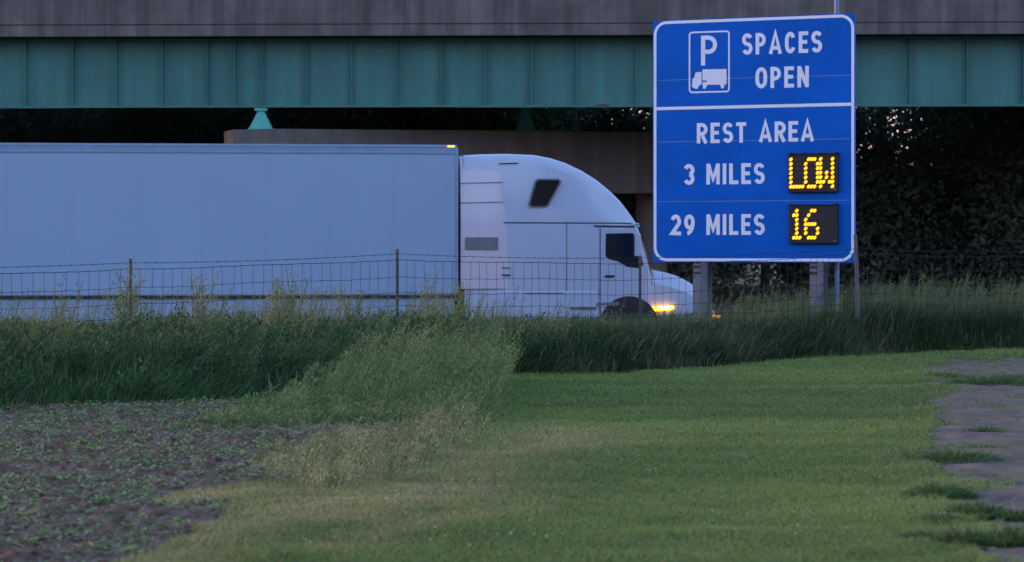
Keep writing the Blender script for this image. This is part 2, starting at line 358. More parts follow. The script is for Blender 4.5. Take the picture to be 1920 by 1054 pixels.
def tall():
    # the uncut strip before and behind the fence
    n = 330000
    x = rng.random(n) * 28 - 14; y = 24 + rng.random(n) * 25
    by = base_y(x); o = road_off(x, y)
    keep = (y > by - .05 + .25 * rng.random(n)) & (o < -3.2 - 2.0 * (1 - sstep(1.5, 4, x))) & (np.abs(x) < .29 * y)
    x, y, by, o = x[keep], y[keep], by[keep], o[keep]; n = len(x)
    d = y - by; fy = fence_y(x); right = sstep(1.5, 4.5, x)
    tuft = fbm(x, y, .8, 200, 3); t2 = fbm(x, y, 2.4, 210, 2)
    h = (.26 + .36 * tuft) * (.5 + .6 * rng.random(n)) * (.55 + .45 * sstep(0, .8, d)) * (.8 + .5 * t2)
    h *= 1 + .12 * right * (1 - sstep(-.3, .5, y - fy))
    sw = vnoise(x, y, .45, 230) - .5; lx = h * (.28 + .9 * sw + .28 * rng.normal(size=n)); ly = (rng.random(n) - .5) * h * 1.0 + h * (vnoise(x, y, .5, 231) - .5)
    c = mixc((.032, .080, .024), (.070, .150, .040), rng.random(n)); shade_dk = (sstep(-.6, .6, x) * (1 - sstep(-.2, .8, y - fy)))[:, None]; c = c * (1 - .5 * shade_dk)  # shade between dense blades painted into the right part before the fence
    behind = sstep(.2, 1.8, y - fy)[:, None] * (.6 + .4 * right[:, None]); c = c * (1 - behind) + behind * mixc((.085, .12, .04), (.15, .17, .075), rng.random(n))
    olive = sstep(.5, .7, fbm(x, y, 1.5, 220, 3))[:, None] * .5; c = c * (1 - olive) + olive * np.array((.11, .125, .05))
    dry = (rng.random(n) < .07)[:, None]; c = np.where(dry, np.array((.20, .16, .10)), c)
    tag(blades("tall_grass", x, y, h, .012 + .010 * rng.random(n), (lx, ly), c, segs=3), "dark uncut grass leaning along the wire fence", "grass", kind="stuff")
tall()

def plume(V, F, C, x, y, z, h, lean, wdt, cl, r, head=.45, n=34, leaf=.03):
    """one weed: a thin stem with side sprigs and a loose head of small seed leaves"""
    st = np.array([x, y, z]); L = np.array([lean[0], lean[1], 0])
    def q(p, d, s, w_, c):
        d = d / (np.linalg.norm(d) + 1e-9); sd = np.cross(d, r.normal(size=3)); sd /= np.linalg.norm(sd) + 1e-9
        b = len(V); V.extend([p - sd * w_ * .5, p + d * s * .5 - sd * w_ * .15 + sd * w_ * .6, p + d * s, p + d * s * .5 - sd * w_ * .6]); F.append((b, b + 1, b + 2, b + 3)); C.extend([c] * 4)
    pr = st
    for k in range(5):
        t = (k + 1) / 5; p = st + np.array([0, 0, h * t]) + L * t * t
        sd = np.array([.0035, 0, 0]); b = len(V); V.extend([pr - sd, pr + sd, p + sd * .7, p - sd * .7]); F.append((b, b + 1, b + 2, b + 3)); C.extend([cl * .8] * 4); pr = p
    for k in range(n):
        t = 1 - head * r.random() ** .8 if r.random() < .75 else r.random() * .9 + .05
        rad = wdt * (1.15 - t) * 1.6 * r.random() + .01; a = r.random() * 2 * pi
        p = st + np.array([0, 0, h * t]) + L * t * t + np.array([cos(a) * rad, sin(a) * rad, rad * .7])
        q(p, np.array([cos(a) * .6 + .3, sin(a) * .6, .9]), leaf * (.6 + .8 * r.random()), leaf * .45, cl * (.75 + .5 * r.random()))
def weedmass(name, pts, hf, wdt, cf, label, n=26, leaf=.03, head=.6, lean=.25, seed=1):
    r = np.random.default_rng(seed); V, F, C = [], [], []
    for (x, y) in pts:
        h = hf(x, y, r); plume(V, F, C, x, y, float(H(x, y)), h, (h * lean * (.4 + r.random()), (r.random() - .5) * h * .3), wdt, np.array(cf(r)), r, head, n, leaf)
    return tag(npmesh(name, V, F, None, M_grass, np.array(C)), label, "weeds", kind="stuff")
def region(polypx, n, seed, z=0):
    r = np.random.default_rng(seed); P = [gpx(a, b, z) for a, b in polypx]; xs = [p[0] for p in P]; ys = [p[1] for p in P]; out = []
    while len(out) < n:
        x = r.uniform(min(xs), max(xs), 500); y = r.uniform(min(ys), max(ys), 500); k = inpoly(x, y, P); out += list(zip(x[k], y[k]))
    return out[:n]
lerp3 = lambda a, b, t: tuple(a[i] * (1 - t) + b[i] * t for i in range(3))
# leafy weeds and bunches mixed into the left part of the strip
r_ = np.random.default_rng(88); pts = []
while len(pts) < 2600:
    x = r_.uniform(-10, 1.5); y = r_.uniform(25, 37)
    if abs(x) < .26 * y and y > float(base_y(x)) + .15 and y < float(fence_y(x)) + .6 and r_.random() < sstep(.35, .65, vnoise(x, y, .8, 320)) * (1 - .7 * (x > -.4)): pts.append((x, y))
weedmass("leafy_weeds", pts, lambda x, y, r: (.25 + .38 * r.random()) * (.7 + .6 * float(vnoise(x, y, .7, 321))), .10,
         lambda r: lerp3((.035, .085, .03), (.11, .17, .055), r.random() ** 1.5), "tangled leafy weeds among the uncut grass left of the lawn corner", 30, .055, .95, .45, 89)
# pale feathery mass by the lawn corner
def thin(pts, edge_px, seed, k=.35):
    r = np.random.default_rng(seed); E = [gpx(*p) for p in edge_px]; out = []
    for x, y in pts:
        d = float(dpoly(np.array(x), np.array(y), E)); q = min(1, d / k) * (.35 + .9 * float(sstep(.3, .6, vnoise(x, y, .42, seed))))
        if r.random() < q + .12: out.append((x, y))
    return out
A = [(560, 806), (400, 816), (360, 802), (470, 772), (600, 750), (640, 715), (760, 690), (915, 690), (945, 725), (935, 790), (900, 806), (760, 802)]
weedmass("pale_weeds", thin(region(A, 3000, 3), A, 33, .25), lambda x, y, r: (.10 + .40 * float(sstep(-3.4, -1.4, x)) * float(sstep(23, 29, y))) * (.45 + .9 * r.random() ** 1.3) * (.65 + .7 * float(vnoise(x, y, .6, 34))), .075,
         lambda r: lerp3((.075, .145, .04), (.25, .30, .11), r.random()), "pale feathery weeds piled up at the corner of lawn and field", 24, .032, .8, .42, 4)
weedmass("pale_weeds", region([(640, 690), (780, 672), (900, 680), (960, 705), (930, 740), (800, 735), (650, 735)], 330, 13, .1),
         lambda x, y, r: (.40 + .42 * r.random() ** 1.5) * (1 if x > -2 else .8), .07, lambda r: lerp3((.13, .20, .06), (.34, .34, .13), r.random()), "taller yellowish weeds rising behind the feathery mass, leaning right", 36, .034, .65, .42, 14)
# dry straw-coloured weeds in front of it
A = [(462, 858), (476, 908), (560, 928), (660, 934), (730, 910), (800, 885), (915, 832), (912, 800), (860, 785), (790, 790), (700, 826), (600, 836)]
weedmass("dry_weeds", thin(region(A, 1500, 5), A, 55, .45), lambda x, y, r: (.06 + .17 * r.random() ** 1.4) * (.6 + .8 * float(vnoise(x, y, .5, 56))), .055,
         lambda r: lerp3((.23, .22, .10), (.46, .43, .20), r.random()) if r.random() < .62 else (.15, .21, .07), "low straw-coloured weeds along the edge of the bare field", 20, .022, .85, .35, 6)
# seed-headed weeds among the grass on both sides of the fence
r_ = np.random.default_rng(8); pts = []
while len(pts) < 900:
    x = r_.uniform(-10, 13); y = float(fence_y(x)) + r_.uniform(-2.2, 1.6)
    if abs(x) < .27 * y and (x < .8 or y > float(fence_y(x)) + .5) and r_.random() < float(vnoise(x, y, .9, 300)) ** 2 * 2: pts.append((x, y))
weedmass("seeding_weeds", pts, lambda x, y, r: .50 + .42 * r.random() ** 1.4 + .14 * (x < 0), .05, lambda r: lerp3((.16, .19, .06), (.34, .33, .13), r.random()), "thin weeds gone to seed standing along the wire fence", 26, .026, .45, .18, 9)
pts = []
while len(pts) < 1250:
    x = r_.uniform(2.6, 14); y = r_.uniform(43, 49.5)
    if x > .0845 * y and road_off(x, y) < -2.6 and y > float(fence_y(x)) + .6: pts.append((x, y))
weedmass("verge_weeds", pts, lambda x, y, r: (.30 + .34 * r.random()) * (1 + .35 * float(vnoise(x, y, 1.2, 310))), .07, lambda r: lerp3((.09, .14, .055), (.21, .22, .11), r.random()), "olive weeds thick on the verge behind the blue sign", 30, .034, .5, .15, 10)
# the tallest weeds, each one a plant
def weed_plant(px_, Y, topy, label, group, wdt=.10, n=150, seed=0, c0=(.18, .21, .07), c1=(.38, .37, .14), leaf=.032, stems=7):
    x = (px_ - HX) / FPX * Y; z = float(H(x, Y)); h = CAMZ - (topy - HY) / FPX * Y - z
    r = np.random.default_rng(seed + 500); root = empty("tall_weed", (x, Y, z)); tag(root, label, "weed", group)
    V, F, C = [], [], []
    mbs = MB()
    for k in range(stems):
        lx, ly = (r.random() - .35) * .35 * h, (r.random() - .5) * .3 * h; hh = h * (1 if k == 0 else .6 + .38 * r.random())
        ox, oy = (r.random() - .5) * .12, (r.random() - .5) * .12
        plume(V, F, C, ox, oy, 0, hh, (lx, ly), wdt, np.array(lerp3(c0, c1, r.random())), r, .5, n // stems, leaf)
        mbs.tube([(ox, oy, -.02), (ox + lx * .25, oy + ly * .25, hh * .5), (ox + lx, oy + ly, hh)], [.005, .004, .002], 4)
    npmesh("foliage", V, F, None, M_grass, np.array(C), root); mbs.build("stem", M_weedstem, root)
M_weedstem = mat("weed_stem", (.14, .16, .07), .8, var=.15, scale=12)
G1 = "yellowish weeds rising in front of the trailer"
for a in [(228, 34.2, 488, "bushy yellow-green weed just left of the fence post nearest the photo's left edge", 0, .15, 420),
          (372, 35.0, 508, "rounded yellowish weed head between the first two fence posts, nearer the first", 1, .10, 200),
          (545, 35.8, 496, "tall thin weed with a slim head midway between two fence posts", 2, .07, 150),
          (515, 35.4, 516, "round-headed weed against the trailer, left of the slim tall one", 3, .10, 200),
          (655, 36.0, 540, "short pale weed tuft left of the middle fence post", 4, .12, 200),
          (800, 36.8, 505, "loose weed just right of the middle fence post", 5, .08, 150),
          (860, 36.6, 528, "pale weed below the gap between trailer and cab", 6, .13, 240),
          (120, 33.6, 522, "low sparse weed near the photo's left edge", 7, .09, 120)]:
    weed_plant(a[0], a[1], a[2], a[3], G1, a[5] * 1.5, int(a[6] * 2.6), a[4], (.14, .185, .06), (.34, .34, .13), .040, 9)
G2 = "tall weeds behind the fence right of the sign"
for a in [(1632, 44.5, 500, "tallest weed, close right of the leaning wooden fence post", 20, .12, 260), (1688, 45.2, 505, "slim tall weed with bent top standing against the dark wood", 21, .08, 160),
          (1672, 45.5, 520, "broad weed left of the slim tall one", 22, .15, 240), (1742, 45.3, 512, "broad pale weed above the low metal rail", 23, .15, 260), (1765, 45.8, 516, "weed with a rounded top right of the low metal rail's end post", 24, .14, 260),
          (1805, 45.0, 506, "tall full weed between the metal rail and the photo's right edge", 25, .16, 320), (1880, 45.4, 520, "loose weed nearest the photo's right edge", 26, .14, 220),
          (1570, 44.0, 530, "small weed beside the thin pole under the sign", 27, .08, 120), (1395, 45.6, 535, "weed between the two steel sign posts, nearer the left one", 28, .10, 140), (1432, 46, 528, "weed standing midway between the two steel sign posts", 29, .10, 140)]:
    weed_plant(a[0], a[1], a[2], a[3], G2, a[5], a[6], a[4], (.10, .14, .055), (.24, .25, .12))

# soybean rows in the bare field
def crops():
    V, F, C = [], [], []; r = np.random.default_rng(40); ang = R(28); ux, uy = cos(ang), sin(ang)
    for i in range(-80, 80):
        for k in range(-260, 260):
            s = k * .105 + r.normal() * .02; o = i * .36 + r.normal() * .035
            x = -4 + ux * s - uy * o; y = 20 + uy * s + ux * o
            if abs(x) > .245 * y or y < 13 or y > 31 or x > 0: continue
            if not bool(in_soil(np.array([x]), np.array([y]))[0]) or r.random() < .08 or vnoise(x, y, .8, 55) < .14: continue
            z = float(H(x, y)) + .015; hh = .03 + .055 * r.random()
            for l in range(15):
                a = r.random() * 2 * pi; e = r.uniform(-.2, .7); L = .020 + .026 * r.random(); rr = .06 * r.random(); zz = z + hh * (.35 + .65 * r.random())
                p = np.array([x + cos(a) * rr, y + sin(a) * rr, zz]); d = np.array([cos(a) * cos(e), sin(a) * cos(e), sin(e)]); sd = np.array([-sin(a), cos(a), r.normal() * .25]) * L * .38
                b = len(V); V.extend([p, p + d * L * .5 + sd, p + d * L, p + d * L * .5 - sd]); F.append((b, b + 1, b + 2, b + 3)); c = np.array(lerp3((.10, .20, .05), (.27, .38, .12), r.random())); C.extend([c] * 4)
            b = len(V); V.extend([(x - .002, y, z - .03), (x + .002, y, z - .03), (x + .001, y, z + hh * .8), (x - .001, y, z + hh * .8)]); F.append((b, b + 1, b + 2, b + 3)); C.extend([np.array((.10, .14, .05))] * 4)
    tag(npmesh("soybean_seedlings", V, F, None, M_grass, np.array(C)), "rows of young green crop seedlings in the bare field", "crop", kind="stuff")
crops()
def litter():
    r = np.random.default_rng(41); a = MB(); b = MB()
    for k in range(7000):
        y = r.uniform(13, 30); x = r.uniform(-.215 * y, 0)
        if not bool(in_soil(np.array([x]), np.array([y]))[0]): continue
        z = float(H(x, y)) + .012 + float(clod(np.array(x), np.array(y)))
        if r.random() < .22:
            L = r.uniform(.03, .12); t = r.random() * pi; a.tube([(x, y, z + .004), (x + cos(t) * L, y + sin(t) * L, z + .012 + .02 * r.random())], .0028, 3)
        else:
            s = r.uniform(.006, .032) ** 1.0; vs = [(x + s * cos(t) * r.uniform(.7, 1.2), y + s * sin(t) * r.uniform(.7, 1.2), z) for t in (0, 1.2, 2.5, 3.8, 5)]; top = (x, y, z + s * .9)
            b.add(vs + [top], [(i, (i + 1) % 5, 5) for i in range(5)])
    tag(a.build("straw", M_straw), "bits of old straw lying on the bare soil", "straw", kind="stuff")
    tag(b.build("soil_clods", M_soil), "dark crumbled clods on the bare field", "soil", kind="stuff")
    g = MB()
    for k in range(2600):
        y = r.uniform(13, 42); x = r.uniform(.13 * y, .215 * y)
        if not bool(in_drive(np.array([x]), np.array([y]))[0]): continue
        z = float(H(x, y)) + .02; s = r.uniform(.006, .022)
        vs = [(x + s * cos(t) * r.uniform(.7, 1.2), y + s * sin(t) * r.uniform(.7, 1.2), z) for t in (0, 1.2, 2.5, 3.8, 5)]
        g.add(vs + [(x, y, z + s * .7)], [(i, (i + 1) % 5, 5) for i in range(5)])
    tag(g.build("gravel", M_stone), "small loose stones on the worn driveway", "gravel", kind="stuff")
litter()
def clover():
    r = np.random.default_rng(42); m = MB()
    cl = [gpx(*p) for p in [(720, 948), (745, 945), (800, 935), (830, 935), (900, 930), (920, 935), (840, 1018), (930, 1025), (560, 1035), (1280, 842), (1718, 770), (1730, 772), (1520, 975), (980, 985), (1040, 1025), (1080, 1050), (1320, 960), (1240, 895), (1560, 820)]]
    pts = [(x + r.normal() * .10, y + r.normal() * .25) for x, y in cl for _ in range(3)] + [gpx(r.uniform(500, 1700), r.uniform(760, 1054)) for _ in range(30)]
    for x, y in pts:
        if in_soil(np.array([x]), np.array([y]))[0] or in_drive(np.array([x]), np.array([y]))[0]: continue
        z = float(H(x, y)) + .045 + r.random() * .02; s = r.uniform(.004, .0085)
        vs = []
        for j, (ph, rr) in enumerate([(-.8, .6), (0, 1), (.8, .6)]):
            vs += [(x + s * rr * cos(t * pi / 3), y + s * rr * sin(t * pi / 3), z + s * ph) for t in range(6)]
        fs = [(j * 6 + t, j * 6 + (t + 1) % 6, j * 6 + 6 + (t + 1) % 6, j * 6 + 6 + t) for j in range(2) for t in range(6)] + [tuple(range(12, 18)), tuple(range(5, -1, -1))]
        m.add(vs, fs)
    tag(m.build("clover_flowers", M_petal), "tiny white clover heads dotted over the lawn", "flowers", kind="stuff")
clover()
# tufts that have come up through the driveway
def tuft(px_, py_, wd, hh, label, seed, n=700, wide=1.0):
    x, y = gpx(px_, py_); r = np.random.default_rng(seed); root_z = float(H(x, y))
    rad = wd / 2; a = r.random(n) * 2 * pi; q = np.sqrt(r.random(n)) * rad; X = np.cos(a) * q; Yv = np.sin(a) * q * wide
    h = hh * (.45 + .7 * r.random(n)) * (1.15 - .6 * (q / rad) ** 2)
    c = mixc((.045, .11, .028), (.12, .20, .06), r.random(n)); dry = (r.random(n) < .12)[:, None]; c = np.where(dry, np.array((.22, .18, .10)), c)
    o = blades("grass_tuft", X, Yv, h, np.full(n, .012), (X * .35 + h * (.2 + 1.1 * (r.random(n) - .5)), Yv * .35 + (r.random(n) - .5) * h * 1.3), c, segs=3, z=np.zeros(n), zoff=-.005)
    o.location = (x, y, root_z + .01); tag(o, label, "grass tuft", "grass tufts growing in the driveway")
for i, a in enumerate([(1772, 708, 1.0, .10, "flat grass tuft on the drive's far corner beside the lawn"), (1862, 722, 1.5, .17, "thick dark grass tuft across the far end of the drive, the largest there"),
          (1760, 726, .8, .07, "low thin tuft just in front of the far flat one"), (1852, 812, .55, .08, "small dark tuft alone mid-drive, fifth from the far end"), (1840, 843, .6, .06, "very flat tuft in front of the small dark mid-drive one"),
          (1790, 862, 1.0, .12, "broad light green tuft joined to the lawn edge"), (1762, 930, .62, .14, "round dark tuft hugging the lawn edge next to a pale stone patch"), (1830, 968, .5, .12, "dark green tuft reaching furthest out from the lawn edge"),
          (1760, 985, .42, .10, "ragged tuft in the lawn edge left of the dark one"), (1805, 1028, .42, .13, "dark tuft at the drive's edge near the photo's bottom"), (1908, 975, .35, .09, "small tuft by the photo's right edge"),
          (1905, 1035, .45, .16, "bushy tuft in the photo's lower right corner"), (1735, 1015, .4, .07, "brownish low tuft inside the lawn edge near the bottom"), (1905, 712, .9, .10, "low tuft at the right of the far thick one")]):
    tuft(a[0], a[1], a[2] * .78, a[3] * .85, a[4], 600 + i, int(700 * (a[2] + .6)), 1.15)
# dead stalks poking up at the field's far corner
def stalks():
    r = np.random.default_rng(77); m = MB()
    for k in range(16):
        x, y = gpx(r.uniform(470, 590), r.uniform(752, 768)); L = r.uniform(.15, .42); z = float(H(x, y)); t = r.uniform(-.2, 1.1)
        m.tube([(x, y, z), (x + sin(t) * L * .5, y, z + cos(t) * L * .55), (x + sin(t) * L * 1.1, y + .05, z + cos(t) * L * .9)], [.006, .004, .002], 4)
    tag(m.build("dead_stalks", M_straw), "bare grey stalks leaning at the far corner of the field", "stalks", kind="stuff")
stalks()

# ------------------------------------------------------------------ wire fence
def fence():
    posts = [(-300, 32.2, 1.50, 1.56), (245, 34.5, 1.55, 1.605), (745, 36.7, 1.666, 1.735), (1200, 39.2, 1.60, 1.63), (1607, 42.0, 1.735, 1.97), (1985, 44.6, 1.70, 1.80)]
    root = empty("wire_fence", (FA[0], FA[1], float(H(*FA)))); inv = Vector(root.location)
    tag(root, "rusty wire mesh fence with a barbed top strand, sagging between thin posts", "fence")
    W = [Vector(((p[0] - HX) / FPX * p[1], p[1], p[2])) for p in posts]
    for p, wv in zip(posts, W):
        g = float(H(wv.x, wv.y)); b = Vector((wv.x, wv.y, 0)) - Vector((inv.x, inv.y, inv.z)); m = MB()
        if p[0] in (1607,):
            m.tube([b + Vector((.02, 0, g - .3)), b + Vector((0, 0, p[3] * .6)), b + Vector((-.03, 0, p[3]))], [.036, .034, .030], 10); m.build("post", M_wood, root, 40)
        else:                                        # steel T-section with studs
            m.box((b.x - .021, b.y - .004, b.z + g - .3), (b.x + .021, b.y + .004, b.z + p[3])); m.box((b.x - .004, b.y + .0041, b.z + g - .3), (b.x + .004, b.y + .036, b.z + p[3]))
            for k in range(14): zz = b.z + p[3] - .06 - k * .075; m.box((b.x - .008, b.y - .012, zz), (b.x + .008, b.y - .0041, zz + .018))
            m.build("post", M_post, root)
    r = random.Random(5)
    def along(dz, i, t, sag): a, c = W[i], W[i + 1]; p = a.lerp(c, t); p.z += dz - sag * 4 * t * (1 - t); p.y -= .022; return p - inv
    bw = MB(); ww = MB(); rows = [-.085, -.33, -.55, -.74, -.90, -1.04, -1.15]; rad = .0032
    for i in range(len(W) - 1):
        n = int((W[i + 1] - W[i]).length / .1526); sg = r.uniform(.01, .035)
        ph = r.random() * 6
        sw = [0.012 * sin(ph + k * .33) + r.uniform(-.006, .006) for k in range(n + 1)]
        bw.tube([along(0, i, k / 12, .03) for k in range(13)], .0034, 4)
        for k in range(1, n, 1):
            if k % 1 == 0:
                p = along(0, i, (k + .4) / n, .03)
                for d in (-1, 1): bw.tube([p + Vector((-.006, 0, -.013 * d)), p + Vector((.006, 0, .013 * d))], .0022, 3)
        for j, dz in enumerate(rows):
            ww.tube([along(dz + sw[k] * (1 if j else .6), i, k / n, sg) for k in range(n + 1)], rad if j else .0042, 4)
        for k in range(n):
            t = k / n; ln = r.uniform(-.018, .018); pts = []
            for j, dz in enumerate(rows): q = along(dz + sw[k] * (1 if j else .6), i, t, sg); q.x += ln * (j - 3) * .5 + r.uniform(-.003, .003); q.y -= .004; pts.append(q)
            ww.tube(pts, .0026, 4)
            for q in pts: ww.tube([q + Vector((-.008, -.002, 0)), q + Vector((.008, -.002, 0))], .0058, 4)
    bw.build("barbed_wire", M_wire, root); ww.build("wire_mesh", M_wire, root)
fence()
# ------------------------------------------------------------------ the sign
SR, SL_ = px(1603.6, 491.5, 43.28), px(1224.2, 491.5, 44.74)      # lower corners
ex = (SR - SL_); ex.z = 0; SW = ex.length; ex.normalize(); en = Vector((ex.y, -ex.x, 0))     # en points to the camera side
if en.y > 0: en = -en
def spx(x, y):                                        # sign-plane coordinates under a pixel
    d = Vector(((x - HX) / FPX, 1, -(y - HY) / FPX)); o = Vector((0, 0, CAMZ)); t = (SL_ - o).dot(en) / d.dot(en); p = o + d * t - SL_
    return p.dot(ex), p.z
SH = (spx(1224.2, 39.3)[1] + spx(1603.6, 24.2)[1]) / 2; Zb = 0.0
def sign():
    root = empty("road_sign", (0, 0, 0)); base = SL_ + ex * SW / 2; gz = .4
    root.location = (base.x, base.y, gz)
    tag(root, "tall blue truck parking sign with white lettering and two amber displays, on two steel posts", "road sign")
    O = SL_ - Vector(root.location); O3 = lambda u, z, d: O + ex * u + Vector((0, 0, z)) + en * d
    # four flat boards one above the other
    zs = [0, .25, .497, .752, 1]
    panel = MB()
    for i in range(4):
        z0 = zs[i] * SH + (.003 if i else 0); z1 = zs[i + 1] * SH - (.003 if i < 3 else 0)
        panel.prism([(0, z0), (SW, z0), (SW, z1), (0, z1)], lambda u, z: O3(u, z, 0), lambda u, z: O3(u, z, -.03))
    pn = panel.build("sign_board", M_signblue, root)
    sm = MB()
    for i in (1, 2, 3): sm.prism([(.09, zs[i] * SH - .006), (SW - .09, zs[i] * SH - .006), (SW - .09, zs[i] * SH + .006), (.09, zs[i] * SH + .006)], lambda u, z: O3(u, z, .0015), lambda u, z: O3(u, z, -.004))
    build_each(sm, "joint", M_seam, pn)
    # flat strokes
    def stroke(m, pts, th, d, closed=False, miter=2.2):
        n = len(pts); P = [Vector(p) for p in pts]; L_, R_ = [], []
        for i in range(n):
            a = P[i - 1] if (i or closed) else None; b = P[(i + 1) % n] if (i < n - 1 or closed) else None
            d1 = (P[i] - a).normalized() if a is not None else None; d2 = (b - P[i]).normalized() if b is not None else None
            if d1 is None: nn = Vector((-d2.y, d2.x)); k = 1
            elif d2 is None: nn = Vector((-d1.y, d1.x)); k = 1
            else:
                n1 = Vector((-d1.y, d1.x)); n2 = Vector((-d2.y, d2.x)); nn = (n1 + n2)
                if nn.length < 1e-4: nn = n1.copy()
                nn.normalize(); k = min(miter, 1 / max(.2, nn.dot(n1)))
            L_.append(P[i] + nn * th / 2 * k); R_.append(P[i] - nn * th / 2 * k)
        vs = [O3(p.x, p.y, d) for p in L_ + R_]; fs = [(i, (i + 1) % n, n + (i + 1) % n, n + i) for i in range(n if closed else n - 1)]
        m.add(vs, fs)
    def rrect(u0, z0, u1, z1, r, n=8):
        pts = []
        for cx, cy, a0 in ((u1 - r, z1 - r, 0), (u0 + r, z1 - r, 90), (u0 + r, z0 + r, 180), (u1 - r, z0 + r, 270)):
            pts += [(cx + r * cos(R(a0 + 90 * k / n)), cy + r * sin(R(a0 + 90 * k / n))) for k in range(n + 1)]
        return pts
    bd = MB(); m_ = .042; stroke(bd, rrect(m_, m_, SW - m_, SH - m_, .21), .050, .004, True)
    stroke(bd, [(m_ + .027, .635 * SH), (SW - m_ - .027, .635 * SH)], .055, .0045); bd.build("border", M_white, root)
    # highway alphabet as strokes, cap height 1
    T = .182; a = T / 2
    def arc(cx, cy, rx, ry, d0, d1, n=12): return [(cx + rx * cos(R(d0 + (d1 - d0) * k / n)), cy + ry * sin(R(d0 + (d1 - d0) * k / n))) for k in range(n + 1)]
    def glyph(c, w_):
        r = w_ - a; ry = (1 - T) / 4; rx = w_ / 2 - a; cx = w_ / 2
        if c == 'S': return [arc(cx, 1 - a - ry, rx, ry, 22, 270) + arc(cx, a + ry, rx, ry, 90, -158)[1:]]
        if c == 'P': b = .44; rr = (1 - a - b) / 2; return [[(a, 0), (a, 1 - a), (r - rr, 1 - a)] + arc(r - rr, b + rr, rr, rr, 90, -90)[1:] + [(a + .08, b)]]
        if c == 'R': b = .46; rr = (1 - a - b) / 2; return [[(a, 0), (a, 1 - a), (r - rr, 1 - a)] + arc(r - rr, b + rr, rr, rr, 90, -90)[1:] + [(a + .08, b)], [(w_ * .52, b - .08), (r + .01, 0)]]
        if c == 'A': return [[(a * .9, 0), (cx, 1 - a * .2), (w_ - a * .9, 0)], [(w_ * .27, .28), (w_ * .73, .28)]]
        if c == 'C': return [arc(cx, 1 - a - .32, rx, .32, 25, 180) + arc(cx, a + .32, rx, .32, 180, 335)]
        if c == 'O': return [arc(cx, 1 - a - .3, rx, .3, 0, 180) + arc(cx, a + .3, rx, .3, 180, 360) + [(r, 1 - a - .3)]]
        if c == 'E': return [[(w_, 1 - a), (a, 1 - a), (a, a), (w_, a)], [(a + .08, .51), (w_ * .9, .51)]]
        if c == 'N': return [[(a, 0), (a, 1)], [(r, 0), (r, 1)], [(a + .01, .93), (r - .01, .07)]]
        if c == 'M': return [[(a, 0), (a, 1)], [(r, 0), (r, 1)], [(a + .02, .95), (cx, .26), (r - .02, .95)]]
        if c == 'T': return [[(0, 1 - a), (w_, 1 - a)], [(cx, 0), (cx, 1 - T)]]
        if c == 'I': return [[(cx, 0), (cx, 1)]]
        if c == 'L': return [[(a, 1), (a, a), (w_, a)]]
        if c == '3': return [arc(cx, 1 - a - ry, rx, ry, 158, -80) , arc(cx, a + ry, rx, ry, 82, -158)]
        if c == '2': return [arc(cx, 1 - a - .25, rx, .25, 160, -20) + [(a, a + .02), (w_, a)]]
        if c == '9': return [arc(cx, 1 - a - .27, rx, .27, -5, 355, 20), [(r, 1 - a - .27)] + arc(a + .05, 1 - a - .27, rx * 2 - .05, 1 - T - .27, 0, -86, 10)[1:]]
    WD = dict(S=.54, P=.52, A=.66, C=.54, E=.48, O=.58, N=.56, R=.56, T=.52, M=.68, I=.17, L=.46); WD.update({'3': .52, '2': .52, '9': .52})
    def text(s, xl, xr, yt, yb, gap=.16):
        tx = MB()
        u0 = spx(xl, yt)[0]; u1 = spx(xr, yt)[0]; xm = (xl + xr) / 2; z1 = spx(xm, yt)[1]; z0 = spx(xm, yb)[1]; h = z1 - z0
        tot = sum(WD[c] for c in s) + gap * (len(s) - 1); k = (u1 - u0) / (tot * h); u = u0
        for c in s:
            for j, st in enumerate(glyph(c, WD[c])): stroke(tx, [(u + p[0] * h * k, z0 + p[1] * h) for p in st], T * h * (.5 + .5 * k), .004 + .0005 * j)
            u += (WD[c] + gap) * h * k
        tx.build("word" if len(s) > 2 else "number", M_white, root)
    text("SPACES", 1391.5, 1541.5, 60.2, 100.8); text("OPEN", 1416.5, 1516.8, 124.9, 164.8)
    text("REST", 1306.7, 1399.3, 230, 268.3, .15); text("AREA", 1423, 1526.5, 227.5, 265.8, .13)
    text("3", 1281.4, 1302.5, 307.8, 346.6); text("MILES", 1324.6, 1434.1, 306.3, 345.5, .15)
    text("29", 1257.2, 1302.8, 402.4, 441.5, .14); text("MILES", 1324.6, 1434.1, 401.5, 440.6, .15)
    # parking pictogram
    pg = MB(); q = lambda x, y: spx(x, y)
    (u0, z1), (u1, z0) = q(1293, 61.2), q(1367, 171.6); stroke(pg, rrect(u0, z0, u1, z1, .05, 5), .028, .004, True)
    (u0, z1), (u1, z0) = q(1314.6, 67), q(1345, 122.2); hh = z1 - z0; ww = u1 - u0; t = .075
    stroke(pg, [(u0 + t / 2, z0), (u0 + t / 2, z1 - t / 2), (u1 - .16, z1 - t / 2)] + [(u1 - .16 + .12 * cos(R(90 - 15 * k)), z1 - .16 - .003 + .122 * sin(R(90 - 15 * k))) for k in range(1, 13)] + [(u0 + t * .9, z1 - .28)], t, .0042)
    def poly(pts, d): vs = [O3(*q(*p), d) for p in pts]; pg.add(vs, [tuple(range(len(vs)))])
    Zm = lambda X, Y: (1280 + X / 7.025, 40 + Y / 7.025)
    poly([Zm(*p) for p in [(262, 635), (578, 628), (582, 822), (555, 835), (540, 882), (510, 886), (495, 835), (325, 838), (300, 888), (270, 890), (262, 832), (262, 800), (318, 798), (318, 780), (262, 780)]], .0042)
    poly([Zm(*p) for p in [(172, 672), (250, 668), (250, 830), (215, 850), (192, 892), (160, 888), (122, 862), (132, 760), (152, 745)]], .0042)
    pg.build("pictogram", M_white, root)
